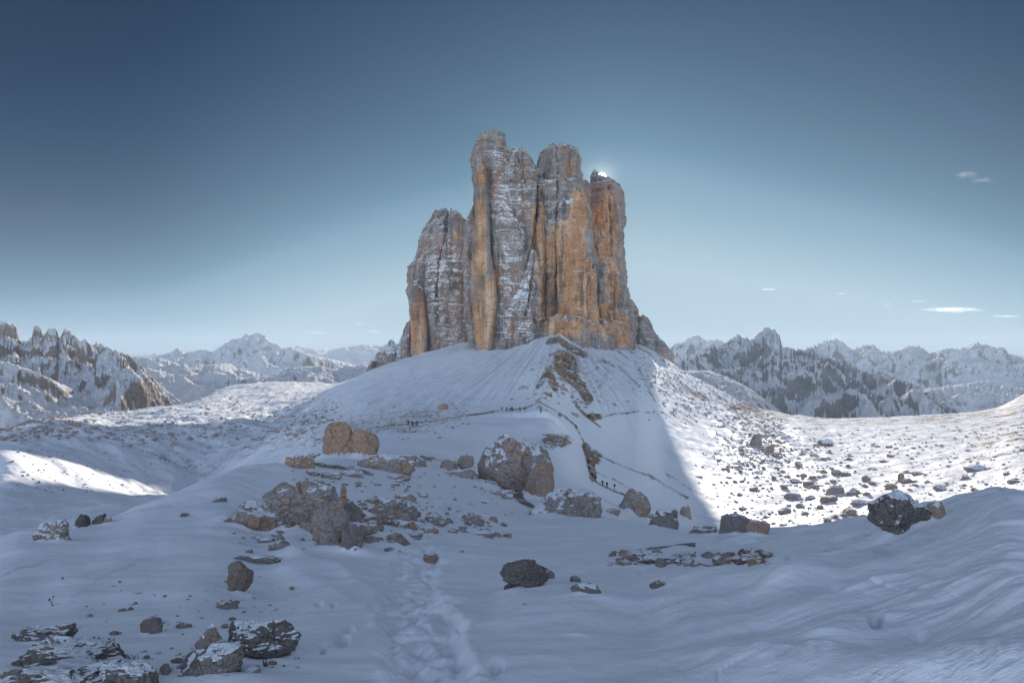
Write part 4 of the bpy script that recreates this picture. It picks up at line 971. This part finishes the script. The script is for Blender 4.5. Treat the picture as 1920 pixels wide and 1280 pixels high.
for px, py, c, pi, lb in HIK:
    p = hit(px, py)
    o = link('person', PM[(c, pi)], None, loc=p-Vector((0, 0, .04)), rot=(0, 0, random.choice((1.3, 1.6, -1.4, 0.2))+random.uniform(-.2, .2)))
    tag(o, '%s, in %s jacket' % (lb, c) if c not in lb and 'in red' not in lb and len(lb.split()) < 13 else lb, 'person', 'hikers on the snowy path')
    if pme is None:
        bk = bmesh_obj('backpack', pack_bm, packmat, o, .05); pme = bk.data
    else: link('backpack', pme, None, o)

# ------------------------------------------------------------------ dry stalks in the snow
stm = plain('dry_stalk', (.06, .045, .035))
def stalks(px, py, n, hgt, label):
    p = hit(px, py); bm = bmesh.new(); r = random.Random(px)
    for i in range(n):
        x, y = r.uniform(-.02, .02), r.uniform(-.02, .02); dx, dy = r.uniform(-.4, .4)*hgt, r.uniform(-.2, .2)*hgt; h = hgt*r.uniform(.5, 1); prev = None
        for k in range(6):
            t = k/5; c = Vector((x+dx*t*t, y+dy*t*t, h*t-.02)); rr = .004*(1-.6*t)
            ring = [bm.verts.new(c+Vector((rr*math.cos(a), rr*math.sin(a), 0))) for a in (0, 2.1, 4.2)]
            if prev: [bm.faces.new((prev[j], prev[(j+1) % 3], ring[(j+1) % 3], ring[j])) for j in range(3)]
            prev = ring
        if n < 5: bmesh.ops.create_icosphere(bm, subdivisions=1, radius=.011, matrix=Matrix.Translation(c))
    me = bpy.data.meshes.new('dry_plant'); bm.to_mesh(me); bm.free(); tag(link('dry_plant', me, stm, loc=p), label, 'plant')
stalks(98, 1136, 3, .16, 'dry stalks with round seed heads poking from the left snow')
stalks(116, 1086, 2, .06, 'tiny dry stalk above the taller ones in the left snow')
stalks(984, 1133, 9, .04, 'tuft of dry twigs in the snow below the finely layered rock')
stalks(255, 1250, 9, .10, 'dry grass blades beside the bottom left crags')
stalks(498, 1248, 8, .10, 'dry grass blades at the right end of the dark mossy outcrop')

# ------------------------------------------------------------------ clouds
cm = bpy.data.materials.new('cloud_vapour'); cm.use_nodes = True; nt = cm.node_tree; nt.nodes.clear()
co = nt.nodes.new('ShaderNodeOutputMaterial'); pv = nt.nodes.new('ShaderNodeVolumePrincipled'); nt.links.new(pv.outputs[0], co.inputs['Volume'])
pv.inputs['Color'].default_value = (1, 1, 1, 1); tcn = nt.nodes.new('ShaderNodeTexCoord')
def cn(op, a, b=0.0, ty='ShaderNodeMath'):
    n = nt.nodes.new(ty); n.operation = op
    for i, v in ((0, a), (1, b)):
        if isinstance(v, bpy.types.NodeSocket): nt.links.new(v, n.inputs[i])
        elif v is not None: n.inputs[i].default_value = v
    return n
g1 = cn('SUBTRACT', tcn.outputs['Generated'], (.5, .5, .5), 'ShaderNodeVectorMath'); g2 = nt.nodes.new('ShaderNodeVectorMath'); g2.operation = 'LENGTH'; nt.links.new(g1.outputs[0], g2.inputs[0])
gp = nt.nodes.new('ShaderNodeNewGeometry'); gs = cn('MULTIPLY', gp.outputs['Position'], (.004, .002, .010), 'ShaderNodeVectorMath')
nn = nt.nodes.new('ShaderNodeTexNoise'); nt.links.new(gs.outputs[0], nn.inputs['Vector']); nn.inputs['Scale'].default_value = 1.0; nn.inputs['Detail'].default_value = 5; nn.inputs['Roughness'].default_value = .65
dd_ = cn('ADD', cn('MULTIPLY', g2.outputs['Value'], -2.2).outputs[0], cn('MULTIPLY', nn.outputs['Fac'], 3.2).outputs[0])
d2 = cn('MAXIMUM', cn('ADD', dd_.outputs[0], -.75).outputs[0], 0.0)
oi = nt.nodes.new('ShaderNodeAttribute'); oi.attribute_type = 'OBJECT'; oi.attribute_name = 'thickness'
nt.links.new(cn('MULTIPLY', d2.outputs[0], oi.outputs['Fac']).outputs[0], pv.inputs['Density'])
pv.inputs['Density'].default_value = .0006; pv.inputs['Anisotropy'].default_value = .6
def cloud(px, py, wp, hp, D, label, dens=1, seed=1):
    bm = bmesh.new(); bmesh.ops.create_icosphere(bm, subdivisions=5, radius=1)
    V = np.array([v.co[:] for v in bm.verts]); Fc = np.array([[v.index for v in f.verts] for f in bm.faces]); bm.free()
    o = seed*13.7
    V = V*(1.15+.5*fbm3(V[:, 0]*3+o, V[:, 1]*2+o, V[:, 2]*1.5+o, 4, seed, .55))[:, None]
    V[:, 2] = np.where(V[:, 2] < 0, V[:, 2]*.55, V[:, 2])
    k = D/F; me = mesh_np('cloud', V*np.array([wp*k/2, wp*k/4, hp*k/2]), Fc, True)
    c = link('cloud', me, cm, loc=world(px, py, D)); c['thickness'] = .0011*dens; tag(c, label, 'cloud'); return c
cloud(1785, 583, 112, 13, 26000, 'largest long flat white cloud low on the right', 1, 1)
cloud(1885, 594, 66, 7, 26500, 'thin flat cloud at the right edge of the picture', 1, 2)
cloud(1728, 565, 38, 5, 27000, 'thin cloud just above the largest long flat one', 1, 3)
cloud(1664, 571, 30, 4, 27000, 'small streak of cloud left of the largest flat one', 1, 4)
cloud(1578, 551, 28, 3, 27500, 'faint streak of cloud above the far right peaks', 1, 5)
cloud(1443, 543, 34, 3, 27500, 'faint streak of cloud highest above the spiky peaks', 1, 6)
cloud(1812, 330, 42, 18, 26000, 'wispy cloud high on the right, left piece', .35, 7)
cloud(1842, 340, 46, 14, 26000, 'wispy cloud high on the right, right piece', .25, 8)
cloud(1749, 365, 16, 7, 26000, 'tiny puff below and left of the high wispy cloud', .4, 9)
cloud(1567, 632, 24, 16, 26000, 'round white puff sitting on a far right peak', 1, 10)
cloud(596, 624, 46, 5, 27000, 'flat white streak above the snowy peaks left of the towers', 1, 11)
cloud(672, 608, 20, 7, 27000, 'small ragged puff nearest the left foot of the towers', 1, 12)
cloud(702, 622, 34, 5, 27000, 'thin streak just left of the towers', 1, 13)
cloud(396, 628, 24, 6, 27000, 'small flat cloud above the far left peaks', 1, 14)

# ------------------------------------------------------------------ haze over everything
hb = bpy.data.materials.new('air'); hb.use_nodes = True; nt = hb.node_tree; nt.nodes.clear()
co = nt.nodes.new('ShaderNodeOutputMaterial'); pv = nt.nodes.new('ShaderNodeVolumePrincipled'); nt.links.new(pv.outputs[0], co.inputs['Volume'])
pv.inputs['Color'].default_value = (.70, .84, .96, 1); pv.inputs['Density'].default_value = 4.6e-5; pv.inputs['Anisotropy'].default_value = 0
o = bmesh_obj('haze', lambda bm: box_bm(bm, -21000, -300, -1300, 24000, 24500, 420), hb); tag(o, kind='stuff')
S.cycles.volume_bounces = 1
